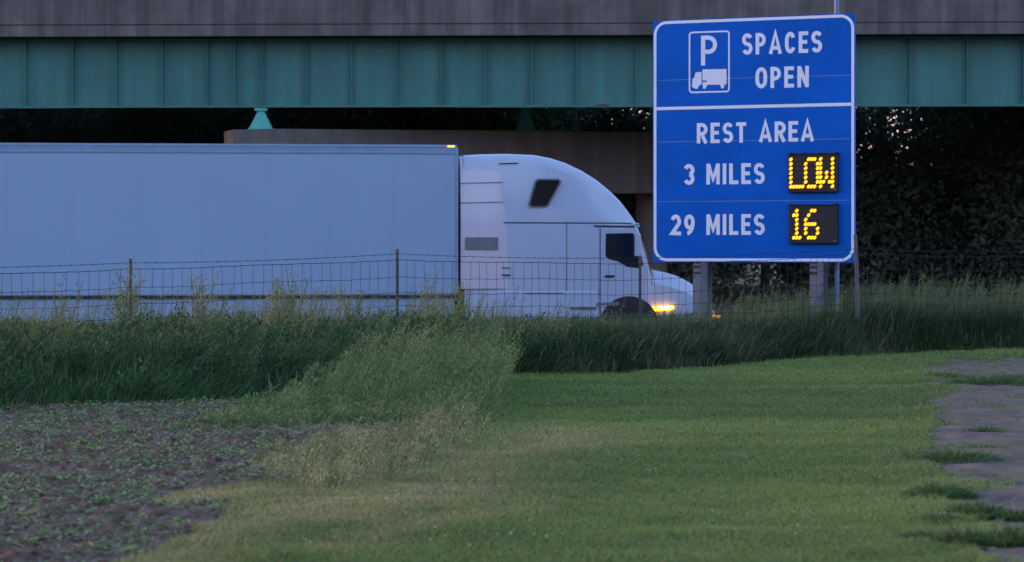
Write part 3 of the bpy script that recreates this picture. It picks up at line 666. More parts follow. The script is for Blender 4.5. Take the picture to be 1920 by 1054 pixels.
    # message displays
    FONT = {'L': ["X....", "X....", "X....", "X....", "X....", "X....", "XXXXX"], 'O': [".XXX.", "X...X", "X...X", "X...X", "X...X", "X...X", ".XXX."], 'W': ["X...X", "X...X", "X...X", "X.X.X", "X.X.X", "XX.XX", "X...X"],
            '1': ["..X..", ".XX..", "..X..", "..X..", "..X..", "..X..", ".XXX."], '6': ["..XX.", ".X...", "X....", "XXXX.", "X...X", "X...X", ".XXX."], ' ': ["....."] * 7}
    for word, (xl, yt, xr, yb), (lx, ly, rx_, ry_) in (("LOW", (1481.5, 289.5, 1573, 360), (1487, 299.3, 1565, 349.6)), ("16 ", (1481.5, 385.3, 1573, 456.5), (1487, 395.4, 1565, 445.6))):
        d0 = .085; (u0, z1), (u1, z0) = q(xl, yt), q(xr, yb)
        hb = MB().prism([(u0, z0), (u1, z0), (u1, z1), (u0, z1)], lambda u, z: O3(u, z, .003), lambda u, z: O3(u, z, d0)).build("display", M_black, root, bevel=.006)
        vis = MB(); vis.prism([(u0 - .01, z1 + .002), (u1 + .012, z1 + .002), (u1 + .012, z1 + .014), (u0 - .01, z1 + .014)], lambda u, z: O3(u, z, .003), lambda u, z: O3(u, z, d0 + .03))
        for uu in (u0 + .03, u1 - .03): vis.prism([(uu - .012, z1 + .0145), (uu + .012, z1 + .0145), (uu + .012, z1 + .03), (uu - .012, z1 + .03)], lambda u, z: O3(u, z, .01), lambda u, z: O3(u, z, d0))
        vis.build("hood", M_black, hb)
        on, off = MB(), MB(); (ua, za), (ub, zb_) = q(lx, ly), q(rx_, ry_)
        for row in range(7):
            for c in range(15):
                lit = FONT[word[c // 5]][row][c % 5] == 'X'; u = ua + (ub - ua) * c / 14 - .012; z = za + (zb_ - za) * row / 6; rr = (.0285, .031) if lit else (.012, .012); n = 12; sh = .30 if lit else 0
                ring = [(u + rr[0] * cos(2 * pi * k / n) + sh * rr[1] * sin(2 * pi * k / n), z + rr[1] * sin(2 * pi * k / n)) for k in range(n)]
                tgt = on if lit else off; vs = [O3(p[0], p[1], d0 + .004) for p in ring] + [O3(p[0], p[1], d0 - .002) for p in ring]
                tgt.add(vs, [tuple(range(n))] + [(k, k + n, (k + 1) % n + n, (k + 1) % n) for k in range(n)])
        on.build("lit_dots", M_led, hb); off.build("dark_dots", M_ledoff, hb)
        MB().prism([(u1 - .075, z0 + .02), (u1 - .03, z0 + .03), (u1 - .02, z0 + .06), (u1 - .05, z0 + .05)], lambda u, z: O3(u, z, d0 + .001), lambda u, z: O3(u, z, d0 + .014)).build("light_sensor", M_galv, hb)
    # steel I-section posts behind the boards, with a splice plate just under them
    for xp in (1297.5, 1516.5):
        u0 = spx(xp, 500)[0]; fw, dp = .14, .60; zb, zt = -1.05, SH - .15; m = MB()
        bx = lambda a_, b_, d0, d1, z0=zb, z1=zt: m.prism([(a_, z0), (b_, z0), (b_, z1), (a_, z1)], lambda u, z: O3(u, z, d0), lambda u, z: O3(u, z, d1))
        bx(u0, u0 + fw, -.045, -.057); bx(u0, u0 + fw, -.045 - dp, -.057 - dp); bx(u0 + fw / 2 - .005, u0 + fw / 2 + .005, -.0572, -.0448 - dp)
        p = m.build("post", M_galv, root)
        m = MB(); bx(u0 - .004, u0 + fw + .004, -.030, -.0448, -.20, -.165); bx(u0 - .004, u0 + fw + .004, -.030, -.0448, -.10, -.06)
        for du in (.03, .11):
            for zz in (-.19, -.09): bx(u0 + du - .01, u0 + du + .01, -.018, -.0298, zz, zz + .02)
        m.build("splice_plate", M_rust, p)
    u = spx(1558, 500)[0]; um = u
    D = .35; mast = MB().tube([O3(um, -1.05, -D), O3(um, SH * .5, -D), O3(um, SH + 1.6, -D)], [.042, .042, .040], 14)
    mast.build("mast", M_mast, root, 40)
M_mast = mat("blue_grey_tube", (.17, .23, .33), .5, metal=.1, var=.08, scale=6)
sign()
# a low rail half hidden on the verge
def lowrail():
    c = px(1728, 571, 46.4); root = empty("low_rail", (c.x, c.y, float(H(c.x, c.y)))); o = root.location.z
    tag(root, "low pale metal rail half sunk in the verge weeds right of the sign", "rail")
    z = c.z - o; prof = [(0, .0), (-.03, .02), (-.03, .045), (0, .06), (0, .075), (-.03, .09), (-.03, .115), (0, .135)]
    m = MB(); pts = [(y, zz - .06) for y, zz in prof]
    vs = [(s * .52, y, z + zz) for s in (-1, 1) for y, zz in pts] + [(s * .52, y + .004, z + zz) for s in (-1, 1) for y, zz in pts]; n = len(pts)
    m.add(vs, [(i, i + 1, n + i + 1, n + i) for i in range(n - 1)] + [(2 * n + i, 3 * n + i, 3 * n + i + 1, 2 * n + i + 1) for i in range(n - 1)])
    m.build("beam", M_galv, root)
    for s, t in ((-.45, .10), (.25, .14)): MB().box((s - .035, .006, -.1), (s + .035, .10, z + t)).build("post", M_galv, root, bevel=.004)
lowrail()
# ------------------------------------------------------------------ the truck
def truck():
    root = empty("semi_truck", TR_O, TR_YAW); tag(root, "white semi truck pulling a pale blue box trailer past behind the fence, headlight lit", "truck")
    ax = Vector((RD[0], RD[1], 0)); nn = Vector((RN[0], RN[1], 0))
    def T(x, y, off=0.0):                             # pixel -> local X, Z on the near side plane (+ lateral offset)
        d = Vector(((x - HX) / FPX, 1, -(y - HY) / FPX)); o = Vector((0, 0, CAMZ)); t = (TR_O + nn * off - o).dot(nn) / d.dot(nn); p = o + d * t - TR_O
        return p.dot(ax), p.z
    # trailer: X from -15.9 to 0
    zt = T(850, 272)[1]; z1 = T(850, 288.5)[1]; zr = T(850, 557)[1]; Wd = 2.59; L = 15.9
    t = MB(); t.box((-L, 0, zr + .031), (0, Wd, zt - .03)); tb = t.build("trailer_body", M_trail, root, bevel=.03)
    m = MB(); m.box((-L, -.012, z1 + .015), (-.03, -.001, zt - .055)); m.box((-L, -.02, z1), (-.03, -.0015, z1 + .014)); m.box((-L, -.018, zt - .10), (-.03, -.0125, zt - .085)); m.box((-L, -.024, zt - .05), (-.02, .03, zt + .005))
    m.box((-L, Wd + .001, z1), (-.03, Wd + .014, zt - .05)); build_each(m, "top_rail", M_rail, tb, bevel=.002, key=(lambda c: c[1] < 1.3))
    m = MB(); m.box((-L, -.022, zr - .015), (-.02, .06, zr + .03)); m.box((-L, Wd - .06, zr - .015), (-.02, Wd + .022, zr + .03)); m.box((-L, .061, zr - .05), (-.02, Wd - .061, zr + .055)); build_each(m, "bottom_rail", M_dark, tb, key=(lambda c: c[1] < 1.3))
    m = MB(); m.box((-.05, -.016, zr + .07), (.012, .05, zt - .06)); m.box((-.05, Wd - .05, zr + .07), (.012, Wd + .016, zt - .06)); build_each(m, "corner_post", M_rail, tb, bevel=.01, key=(lambda c: c[1] < 1.3))
    m = MB()
    for k in range(1, 13):                            # side panel joints
        x = -k * 1.24; m.box((x - .012, -.004, zr + .06), (x + .012, -.0005, z1 - .002))
    build_each(m, "panel_strip", M_trail, tb)
    x0, z0 = T(846, 276); m = MB(); m.box((-.20, -.032, zt - .045), (-.06, -.0245, zt - .012)); m.build("marker_light", M_amber, tb, bevel=.005)
    m = MB(); m.box((.014, .35, zt - .10), (.04, .50, zt - .055)); m.box((.014, Wd - .5, zt - .10), (.04, Wd - .35, zt - .055)); build_each(m, "front_marker_light", M_amber, tb, bevel=.005, key=(lambda c: c[1] < 1.3))
    m = MB(); m.box((-11.4, .03, .42), (-.06, .055, zr - .020)); m.box((-11.4, Wd - .055, .42), (-.06, Wd - .03, zr - .020)); build_each(m, "side_skirt", M_trail, tb, bevel=.004, key=(lambda c: c[1] < 1.3))
    m = MB()
    for y in (.45, Wd - .6): m.box((-2.5, y, .25), (-2.35, y + .15, zr - .01)); m.box((-2.6, y - .04, .22), (-2.25, y + .19, .249))
    build_each(m, "landing_leg", M_grey, tb, key=(lambda c: c[1] < 1.3)); MB().box((-2.46, .6, .7), (-2.4, Wd - .6, .76)).build("brace", M_grey, tb)
    m = MB(); m.box((-14.8, .5, zr - .30), (-11.2, .62, zr - .06)); m.box((-14.8, Wd - .62, zr - .30), (-11.2, Wd - .5, zr - .06)); build_each(m, "bogie_frame", M_dark, tb, key=(lambda c: c[1] < 1.3))
    def wheel(x, y, side, r=.5, wd=.28):
        s = -1 if side else 1                          # outer face towards -y on the near side
        prof = [(r * .56, 0), (r * .72, -.01), (r * .93, .0), (r * .985, .035), (r, .07), (r, wd - .07), (r * .985, wd - .035), (r * .93, wd), (r * .56, wd)]
        m = MB().lathe_y((x, y, r), [(a, b if not side else -b) for a, b in prof], 36); o = m.build("wheel", M_tyre, root, 35)
        rp = [(.02, .03), (r * .2, .03), (r * .24, .07), (r * .42, .10), (r * .52, .06), (r * .565, .004)]
        m = MB().lathe_y((x, y, r), [(a, b if not side else -b) for a, b in rp], 30)
        for k in range(10):
            a = 2 * pi * k / 10; yy = y + (.07 if not side else -.07); m.lathe_y((x + r * .31 * cos(a), yy - (.03 if not side else -.03), r + r * .31 * sin(a)), [(.001, 0), (.016, .002 if not side else -.002), (.016, .04 if not side else -.04)], 6)
        m.build("rim", M_rim, o, 35)
    for x in (-13.9, -12.6): wheel(x, .03, 0); wheel(x, Wd - .03, 1)
    # tractor body, lofted from its side outline
    yc = 1.30; top_px = [(868, 292), (900, 290), (950, 289), (1000, 291), (1030, 296.5), (1060, 306), (1090, 320), (1118, 337), (1142, 356), (1162, 377), (1178, 398), (1190, 415), (1194, 424),
                         (1200, 440), (1207, 462), (1214, 485), (1221, 504), (1232, 508), (1250, 511), (1270, 517), (1290, 526), (1308, 537), (1322, 550), (1331, 566), (1335, 590)]
    st = [T(x, y, .35) for x, y in top_px]; fr = lambda i: i / (len(st) - 1)
    zbot = .62
    def sec(X, Zt):
        if X < st[9][0]: k = max(0, (X - st[3][0]) / (st[12][0] - st[3][0])); w_ = 1.25 - .10 * max(0, k) ** 2; r = .20; tum = .05 + .10 * max(0, k)
        elif X < st[16][0]: w_ = 1.15 + .0; r = .14; tum = .05; 
        else: k = (X - st[16][0]) / (st[-1][0] - st[16][0]); w_ = 1.12 - .10 * k ** 2; r = .22; tum = .10 + .05 * k
        return w_, r, tum
    V, n = [], 0; WS = []
    for (X, Zt) in st:
        w_, r, tum = sec(X, Zt)
        if X < st[16][0] + .01: w_lo = 1.25 if X < st[12][0] else 1.25 - .10 * (X - st[12][0]) / (st[16][0] - st[12][0])
        else: w_lo = 1.15 - .10 * ((X - st[16][0]) / (st[-1][0] - st[16][0])) ** 2
        zsh = min(T(1000, 417)[1], Zt - r - .05); zsh = max(zsh, zbot + .2)
        ps = [(-w_lo, zbot), (-w_lo, zbot + (zsh - zbot) * .35), (-w_lo, zbot + (zsh - zbot) * .7), (-w_lo + .004, zsh), (-(w_ - tum * .45), zsh + (Zt - r - zsh) * .5), (-(w_ - tum), Zt - r)]
        ps += [(-(w_ - tum) + r * (1 - cos(R(a))), Zt - r + r * sin(R(a))) for a in (18, 36, 54, 72, 90)]
        ps += [(-(w_ - tum - r) * .5, Zt + .02), (0, Zt + .03)]
        ps = ps + [(-p[0], p[1]) for p in ps[:-1][::-1]]; n = len(ps); WS.append(ps)
        V += [(X, yc + p[0], p[1]) for p in ps]
    F = [(i * n + k, (i + 1) * n + k, (i + 1) * n + k + 1, i * n + k + 1) for i in range(len(st) - 1) for k in range(n - 1)]
    F += [tuple(range(n)), tuple((len(st) - 1) * n + k for k in range(n))[::-1]]; F += [(i * n, i * n + n - 1, (i + 1) * n + n - 1, (i + 1) * n) for i in range(len(st) - 1)]
    cab = MB().add(V, F).build("cab_body", M_cab, root, 50)
    # windscreen over the steep part of the outline
    V = []; i0, i1 = 13, 16; rng_ = range(5, n - 5)
    for i in range(i0, i1 + 1):
        X, Zt = st[i]
        for k in rng_: p = WS[i][k]; V.append((X + .022, yc + p[0] * 1.004, p[1] + .010))
    m_ = len(rng_); MB().add(V, [(i * m_ + k, (i + 1) * m_ + k, (i + 1) * m_ + k + 1, i * m_ + k + 1) for i in range(i1 - i0) for k in range(m_ - 1)]).build("windscreen", M_glass, cab, 50)
    def plate(name, pts, mt, d=.012, off=.0, par=cab, side=1, bev=0, bias=.05):
        P = [T(x, y, bias) for x, y in pts]; m = MB(); y0 = bias - off
        m.prism(P, lambda X, Z: (X, y0, Z), lambda X, Z: (X, y0 - d, Z)) if side else None
        m.prism(P, lambda X, Z: (X, 2 * yc - y0 + d, Z), lambda X, Z: (X, 2 * yc - y0, Z))
        return build_each(m, name, mt, par, bevel=bev)
    # visor, roof seam
    m = MB()
    for i, (dx, dz) in enumerate(((0, 0),)):
        X, Z = T(1190, 417, .3); m.box((X - .16, yc - 1.12, Z - .05), (X + .07, yc + 1.12, Z - .015)); m.box((X - .03, yc - 1.10, Z - .10), (X + .085, yc + 1.10, Z - .051))
    m.build("sun_visor", M_cab, cab, bevel=.012)
    zs = T(1000, 417)[1]
    plate("roof_seam", [(864, 416.2), (1186, 417.6), (1186, 419.4), (864, 418.4)], M_dark, .006)
    plate("trim_line", [(1114, 422.5), (1190, 423.5), (1190, 426.5), (1114, 425.5)], M_dark, .01)
    plate("sleeper_window", [(1010, 338), (1046, 338), (1049, 341), (1026, 383), (1021, 386), (996, 386), (994, 382), (1006, 341)], M_glass, .10, off=-.06, bias=.06)
    plate("window_frame", [(1007, 335), (1048, 335), (1053, 340), (1029, 386), (1023, 389), (993, 389), (990, 383), (1003, 339)], M_grey, .085, off=-.06, bias=.06)
    plate("side_window", [(1136, 438), (1187, 437), (1196, 462), (1206, 497), (1196, 503), (1175, 500), (1158, 490), (1141, 486), (1135, 480)], M_glass, .014, bev=.003)
    plate("door", [(1126, 430), (1188, 430), (1212, 505), (1210, 560), (1188, 566), (1160, 590), (1126, 590)], M_cab, .006, bev=.002)
    plate("door_handle", [(1134, 516), (1152, 516), (1152, 520), (1134, 520)], M_dark, .03)
    plate("sleeper_vent", [(872, 445), (934, 445), (934, 468), (872, 468)], M_grey, .02, bev=.004, bias=.0)
    for y in (307, ):
        plate("grab_line", [(936, y - 1), (972, y - 2), (972, y), (936, y + 1)], M_dark, .03, off=-.06)
    plate("locker_door", [(985, 531), (1055, 531), (1055, 592), (985, 592)], M_cab, .012, bev=.003)
    plate("step_trim", [(984, 549), (1056, 549), (1056, 552), (984, 552)], M_grey, .022)
    plate("vent_louvre", [(1180, 520), (1222, 522), (1224, 534), (1186, 536)], M_grey, .02, off=-.04, bev=.004, bias=.12)
    plate("door_decal", [(1115, 568), (1160, 566), (1160, 572), (1115, 574)], M_grey, .012)
    # cab side extenders closing the gap to the trailer, toed in towards the cab
    m = MB()
    za, zb = T(868, 293)[1], T(868, 598)[1]
    xa, xb = T(864, 400)[0], T(955, 400)[0]
    for s in (0, 1):
        f = (lambda y: y) if not s else (lambda y: 2 * yc - y)
        P = []
        prof = [(za + .0, .34), (za - .04, .24), (za - .12, .15), (za - .35, .09), (zs + .05, .035), (zs - .5, .025), (zs - 1.0, .02), (1.25, .02)]
        for z, y in prof: P += [(xa, f(y - .012), z), (xa + .3, f(y - .022), z + .003), (xb - .2, f(y - .010), z + .006), (xb, f(y + .035), z + .008)]
        k = len(prof); m.add(P, [((i * 4 + j), (i * 4 + j + 1), (i * 4 + j + 5), (i * 4 + j + 4)) for i in range(k - 1) for j in range(3)])
        m.add([(p[0], p[1] + (.03 if not s else -.03), p[2]) for p in P], [((i * 4 + j + 4), (i * 4 + j + 5), (i * 4 + j + 1), (i * 4 + j)) for i in range(k - 1) for j in range(3)])
    build_each(m, "side_fairing", M_fair, cab, smooth=40, key=(lambda c: c[1] < 1.3))
    for yy in (380, 343): plate("fairing_seam", [(864, yy), (944, yy - 2), (944, yy - .8), (864, yy + 1.2)], M_grey, .012, off=.02 if yy > 350 else -.005)
    for y0, y1 in ((501, 504), (515.5, 518)): plate("chrome_strip", [(898, y0), (957, y0 - 1), (957, y1 - 1), (898, y1)], M_chrome if y0 < 510 else M_dark, .03)
    # chassis fairing, tank, frame
    m = MB(); xa2, xb2 = T(884, 560)[0], T(1120, 560)[0]
    m.box((xa2, .03, .32), (xb2, .25, 1.22)); m.box((xa2, 2 * yc - .25, .32), (xb2, 2 * yc - .03, 1.22)); build_each(m, "chassis_fairing", M_cab, root, bevel=.04, key=(lambda c: c[1] < 1.3))
    m = MB(); m.box((-2.2, .75, .72), (4.2, .87, 1.0)); m.box((-2.2, 2 * yc - .87, .72), (4.2, 2 * yc - .75, 1.0)); m.box((-1.7, .6, 1.001), (-.6, 2 * yc - .6, 1.12)); m.build("chassis_frame", M_dark, root)
    m = MB(); m.lathe_y((0, 0, 0), [(0, 0), (0, 0)], 3)
    # bumper and lamps
    Xn = st[-1][0]
    b = MB(); P = [(Xn - .62, .12), (Xn - .25, .14), (Xn + .02, .28), (Xn + .11, .60)]; pl = P + [(x, 2 * yc - y) for x, y in P[::-1]]
    b.prism(pl, lambda x, y: (x, y, .30), lambda x, y: (x, y, .80)); bp = b.build("bumper", M_cab, root, bevel=.03)
    m = MB()
    for k in range(3): m.box((Xn + .05 + k * .03, .36 + .08 * k, .66), (Xn + .075 + k * .03, .42 + .08 * k, .72))
    X1, Z1 = T(1343, 594.5, .0)
    m = MB()
    for k in range(3): m.box((X1 + .005 + k * .043, .24, Z1 - .028), (X1 + .038 + k * .043, .33, Z1 + .028))
    m.box((X1 - .12, .26, Z1 - .02), (X1 + .0045, .32, Z1 + .02))
    m.build("bumper_marker_light", M_amber, bp, bevel=.004)
    P = [T(x, y, .1) for x, y in [(1206, 579), (1222, 574.5), (1256, 571.5), (1263, 573.5), (1264, 578.5), (1256, 582.5), (1222, 584), (1207, 583)]]
    hl = MB(); hl.prism(P, lambda X, Z: (X, .16, Z), lambda X, Z: (X, .062, Z)); ho = hl.build("headlight", M_head, cab, bevel=.012); MB().prism(P, lambda X, Z: (X, 2 * yc - .062, Z), lambda X, Z: (X, 2 * yc - .16, Z)).build("headlight", M_head, cab, bevel=.012)
    P2 = [T(x, y, .1) for x, y in [(1234, 575.5), (1254, 574.2), (1258, 577), (1252, 580), (1236, 581)]]
    hl = MB(); hl.prism(P2, lambda X, Z: (X, .0615, Z), lambda X, Z: (X, .052, Z)); hl.build("lamp_core", M_head2, ho)
    # grille on the nose
    m = MB()
    for k in range(7): m.box((Xn + .005, yc - .55, .86 + k * .07), (Xn + .03, yc + .55, .895 + k * .07))
    m.build("grille", M_chrome, cab)
    # mirrors
    m = MB(); X, Z = T(1193, 452)
    for s in (0, 1):
        y0 = -.16 if not s else 2 * yc + .04
        m.box((X - .05, y0, Z - .30), (X + .07, y0 + .13, Z + .14)); m.box((X + .0, (y0 + .1305) if not s else y0 - .16, Z + .05), (X + .03, (y0 + .34) if not s else y0 - .0005, Z + .08))
    build_each(m, "mirror", M_cab, cab, bevel=.02, key=(lambda c: c[1] < 1.3))
    # wheel arch of the hood and the wheels
    xw = T(1180, 580)[0]; cz = .5; pts = [(xw + .64 * cos(R(a)), cz + .64 * sin(R(a))) for a in range(10, 171, 10)]; inner = [(xw + .60 * cos(R(a)), cz + .60 * sin(R(a))) for a in range(170, 9, -10)]
    arch = [(xw + .60 * cos(R(a)), cz + .60 * sin(R(a))) for a in range(0, 181, 10)]; m = MB()
    m.prism(arch, lambda X, Z: (X, .30, Z), lambda X, Z: (X, .042, Z)); m.prism(arch, lambda X, Z: (X, 2 * yc - .042, Z), lambda X, Z: (X, 2 * yc - .30, Z))
    build_each(m, "wheel_arch", M_dark, cab, key=(lambda c: c[1] < 1.3))
    plate("door_gap", [(1124.6, 428), (1126, 428), (1126, 592), (1124.6, 592)], M_dark, .009)
    plate("cab_joint", [(1062, 419), (1063.2, 419), (1063.2, 592), (1062, 592)], M_grey, .007)
    plate("step", [(1068, 575), (1118, 575), (1118, 580), (1068, 580)], M_chrome, .05)
    wheel(xw, .025, 0); wheel(xw, 2 * yc - .025, 1)
    for x in (-1.75, -.45): wheel(x, .12, 0); wheel(x, 2 * yc - .12, 1)
truck()
# ------------------------------------------------------------------ overpass
BA, BB = Vector((-14.0, 68.4, 0)), Vector((14.0, 67.4, 0)); bd_ = (BB - BA).normalized(); bn = Vector((-bd_.y, bd_.x, 0))
B0 = px(960, 465, 67.9); B0.z = 0
def bridge():
    root = empty("overpass", (B0.x, B0.y, 0)); tag(root, "highway overpass with stained concrete parapet above a green steel girder", "bridge")
    rot = Matrix(((bd_.x, bn.x, 0), (bd_.y, bn.y, 0), (0, 0, 1)))
    def L(s, o, z): return (bd_.x * s + bn.x * o, bd_.y * s + bn.y * o, z + .062 * max(0, o))      # the deck is banked
    def bx(m, s0, s1, o0, o1, z0, z1): m.add([L(s0, o0, z0), L(s1, o0, z0), L(s1, o1, z0), L(s0, o1, z0), L(s0, o0, z1), L(s1, o0, z1), L(s1, o1, z1), L(s0, o1, z1)], [(0, 3, 2, 1), (4, 5, 6, 7), (0, 1, 5, 4), (1, 2, 6, 5), (2, 3, 7, 6), (3, 0, 4, 7)])
    def spos(x, y, o=0.0):                            # pixel -> s, z on the vertical plane at offset o
        d = Vector(((x - HX) / FPX, 1, -(y - HY) / FPX)); c = Vector((0, 0, CAMZ)); P0 = B0 + bn * o; t = (P0 - c).dot(bn) / d.dot(bn); p = c + d * t - B0
        return p.dot(bd_), p.z
    S0, S1 = -75, 75; og = .0; oe = -.95
    zfl = spos(960, 200.5, og - .2)[1]; zdk = spos(960, 66.5, oe)[1]; zdt = spos(960, 43.5, oe)[1]
    zweb = spos(960, 66.5, og)[1] + .10
    DW = 13.5
    m = MB(); bx(m, S0, S1, oe, DW, zdk, zdt - .03); m.build("deck", M_conc, root, bevel=.015)
    m = MB(); bx(m, S0, S1, oe + .035, oe + .40, zdt - .03, zdt); zl = spos(960, 17, oe)[1]
    bx(m, S0, S1, oe - .012, oe + .36, zdt + .002, zl); bx(m, S0, S1, oe + .0, oe + .34, zl + .012, zdt + 1.15); bx(m, S0, S1, oe + .004, oe + .33, zl, zl + .012)
    bx(m, S0, S1, DW - .4, DW, zdt + .001, zdt + 1.15); m.build("parapet", M_conc, root)
    girders = [0.0, 3.3, 6.6, 9.9, 12.6]
    for gi, o in enumerate(girders):
        m = MB(); bx(m, S0, S1, o - .008, o + .008, zfl + .05, zdk - .001); bx(m, S0, S1, o - .17, o + .17, zdk - .045, zdk - .0005)
        w = m.build("girder", M_green, root)
        m = MB(); bx(m, S0, S1, o - .20, o + .20, zfl + .015, zfl + .05)
        if gi == 0:
            for xa, xb in ((-2000, 130), (855, 4000)): bx(m, spos(xa, 200, o)[0], spos(xb, 200, o)[0], o - .195, o + .195, zfl - .01, zfl + .0145)
            bx(m, spos(130.5, 200, o)[0], spos(854.5, 200, o)[0], o - .20, o + .20, zfl + .0, zfl + .0145)
        m.build("flange", M_green, w)
    m = MB()
    xs = [-115, -35, 50, 139, 220, 306, 390, 442, 494, 577, 661, 745, 829, 911, 997, 1082, 1193, 1300, 1405, 1505, 1605, 1705, 1812, 1918, 2025]
    for x in xs: s = spos(x, 130, og)[0]; bx(m, s - .014, s + .014, -.19, -.0085, zfl + .0505, zdk - .046)
    build_each(m, "stiffener", M_green, root)
    # diaphragms between girders
    m = MB()
    for x in (-300, 488, 1300, 2100):
        s = spos(x, 130, og)[0]
        for a, b in zip(girders[:-1], girders[1:]): bx(m, s - .01 + a * 1.2, s + .01 + a * 1.2, a + .0085, b - .0085, zfl + .35, zdk - .3)
    build_each(m, "cross_frame", M_green, root)
    m = MB(); s = spos(1130, 192, og - .2)[0]; bx(m, s - .18, s + .16, -.2035, -.2005, zfl + .018, zfl + .048); bx(m, s - .1, s + .12, -.012, -.0085, zfl + .052, zfl + .085); m.build("rust_patch", M_rust, root)
    # pier: long cap on round columns, with rocker bearings
    pier = empty("bridge_pier", (0, 0, 0)); pa = px(437, 243, 67.75); pb = px(1500, 250.5, 76.0)
    pier.location = (pa.x, pa.y, -.3); tag(pier, "concrete pier under the overpass, long cap beam on round columns", "bridge pier")
    d = (pb - pa); d.z = 0; Lc = d.length; d.normalize(); nrm = Vector((-d.y, d.x, 0)); zt0 = pa.z + .3; zt1 = pb.z + .3; dep = 1.76
    m = MB(); hw = .62
    # end face is turned to the viewer: cap end cut along the bridge
    e0 = Vector((0, 0, 0)); e1 = e0 + Vector((1.13, -.12, 0)); 
    q = [e0, e1, e1 + d * (Lc - 1.0), e1 + d * (Lc - 1.0) + nrm * 1.2, e0 + nrm * 1.2 + d * .2]
    zf = lambda p: zt0 + (zt1 - zt0) * max(0, p.dot(d)) / Lc
    n = len(q); m.add([(p.x, p.y, zf(p) - dep) for p in q] + [(p.x, p.y, zf(p)) for p in q], [tuple(range(n))[::-1], tuple(range(n, 2 * n))] + [(i, (i + 1) % n, n + (i + 1) % n, n + i) for i in range(n)])
    m.build("cap_beam", M_conc2, pier, bevel=.02)
    for x in (700, 1222):
        t = None
        dirv = Vector(((x - HX) / FPX, 1, 0)); P0 = Vector((pa.x, pa.y, 0)) + nrm * .55; k = P0.dot(nrm) / dirv.dot(nrm); p = dirv * k - Vector((pa.x, pa.y, 0))
        r = .46; mm = MB().tube([(p.x, p.y, -.5), (p.x, p.y, zf(p) - dep - .001)], r, 36); mm.build("column", M_conc2, pier, 40)
    # bearings stand on the cap, one under each girder
    for i, x in enumerate((490, 985, 1226, 1440)):
        dirv = Vector(((x - HX) / FPX, 1, 0)); Pc = Vector((pa.x, pa.y, 0)) + nrm * (.45 if i else .62); k = Pc.dot(nrm) / dirv.dot(nrm); o = (dirv * k - B0).dot(bn) if i else 0.0
        s, _ = spos(x, 220, o); c = Vector(L(s, o, 0)) + B0 - Vector(pier.location); p = c.copy(); z0 = zf(p); ztop = zfl + .3 + .062 * o
        if i == 0: z0 = zf(p)
        m = MB(); h = ztop - z0 - .012; A, Bq = .085, .325; C = .25
        def fr_(z, ha, hb): return [(p.x - ha, p.y - hb, z), (p.x + ha, p.y - hb, z), (p.x + ha, p.y + hb, z), (p.x - ha, p.y + hb, z)]
        lv = [fr_(z0 + .002, Bq, .30), fr_(z0 + .035, Bq, .30), fr_(z0 + .036, Bq - .03, .26), fr_(z0 + h * .84, A, .13), fr_(z0 + h * .86, A, .13), fr_(z0 + h * .87, .165, .18), fr_(z0 + h, .165, .18)]
        vs = [v for l in lv for v in l]; fs = [(3, 2, 1, 0)] + [(a * 4 + k, a * 4 + (k + 1) % 4, a * 4 + 4 + (k + 1) % 4, a * 4 + 4 + k) for a in range(len(lv) - 1) for k in range(4)] + [tuple(len(vs) - 4 + k for k in range(4))]
        m.add(vs, fs); m.build("bearing", M_greenpale, pier)
bridge()
# ------------------------------------------------------------------ the wood beyond
def make_tree(seed, hgt, rx, dens, leaf, c0, c1, low=.12):
    r = np.random.default_rng(seed); m = MB(); tr = hgt * .018 + .05
    bend = r.normal(size=2) * .25
    tp = [(bend[0] * t * t, bend[1] * t * t, hgt * .88 * t - .3 * (t == 0)) for t in (0, .25, .5, .75, 1)]
    m.tube(tp, [tr * 1.3, tr, tr * .75, tr * .45, tr * .15], 9)
    cl = []
    for k in range(16):
        t = r.uniform(.18, .92); a = r.random() * 2 * pi; L = rx * r.uniform(.55, 1.0) * (1.15 - .7 * abs(t - .45)); b = Vector((bend[0] * t * t, bend[1] * t * t, hgt * .88 * t))
        e = b + Vector((cos(a) * L, sin(a) * L, L * r.uniform(.1, .6))); mid = b.lerp(e, .5) + Vector((0, 0, -.1 * L)); m.tube([b, mid, e], [tr * .38, tr * .22, tr * .06], 5)
        cl += [(e, .75), (mid, .6), (b.lerp(e, .8), .7)]
    for k in range(30):                                # clumps round the outside of the crown, uneven
        u = r.normal(size=3); u /= np.linalg.norm(u); q = r.uniform(.55, 1.0); zc = hgt * (low + 1) / 2; cl.append((Vector((u[0] * rx * q, u[1] * rx * q, zc + u[2] * hgt * (1 - low) / 2 * q)), r.uniform(.45, .95)))
    N = int(dens); C = np.array([list(c[0]) for c in cl]); S = np.array([c[1] for c in cl]) * rx * .30; id_ = r.integers(0, len(cl), N)
    p = C[id_] + r.normal(size=(N, 3)) * S[id_][:, None] * np.array([1, 1, .75]); p[:, 2] = np.maximum(p[:, 2], .15)
    d1 = r.normal(size=(N, 3)); d1 /= np.linalg.norm(d1, axis=1)[:, None]; d2 = np.cross(d1, r.normal(size=(N, 3))); d2 /= np.linalg.norm(d2, axis=1)[:, None]
    s = (leaf * (.6 + .8 * r.random(N)))[:, None]
    V = np.stack([p - d1 * s, p + d2 * s * .45, p + d1 * s, p - d2 * s * .45], 1).reshape(-1, 3); Q = np.arange(N * 4).reshape(-1, 4)
    tone = r.random(len(cl))[id_]; cc = mixc(c0, c1, np.clip(tone * .7 + .3 * r.random(N), 0, 1)); CC = np.repeat(cc, 4, 0)
    return m, V, Q, CC
protos = []
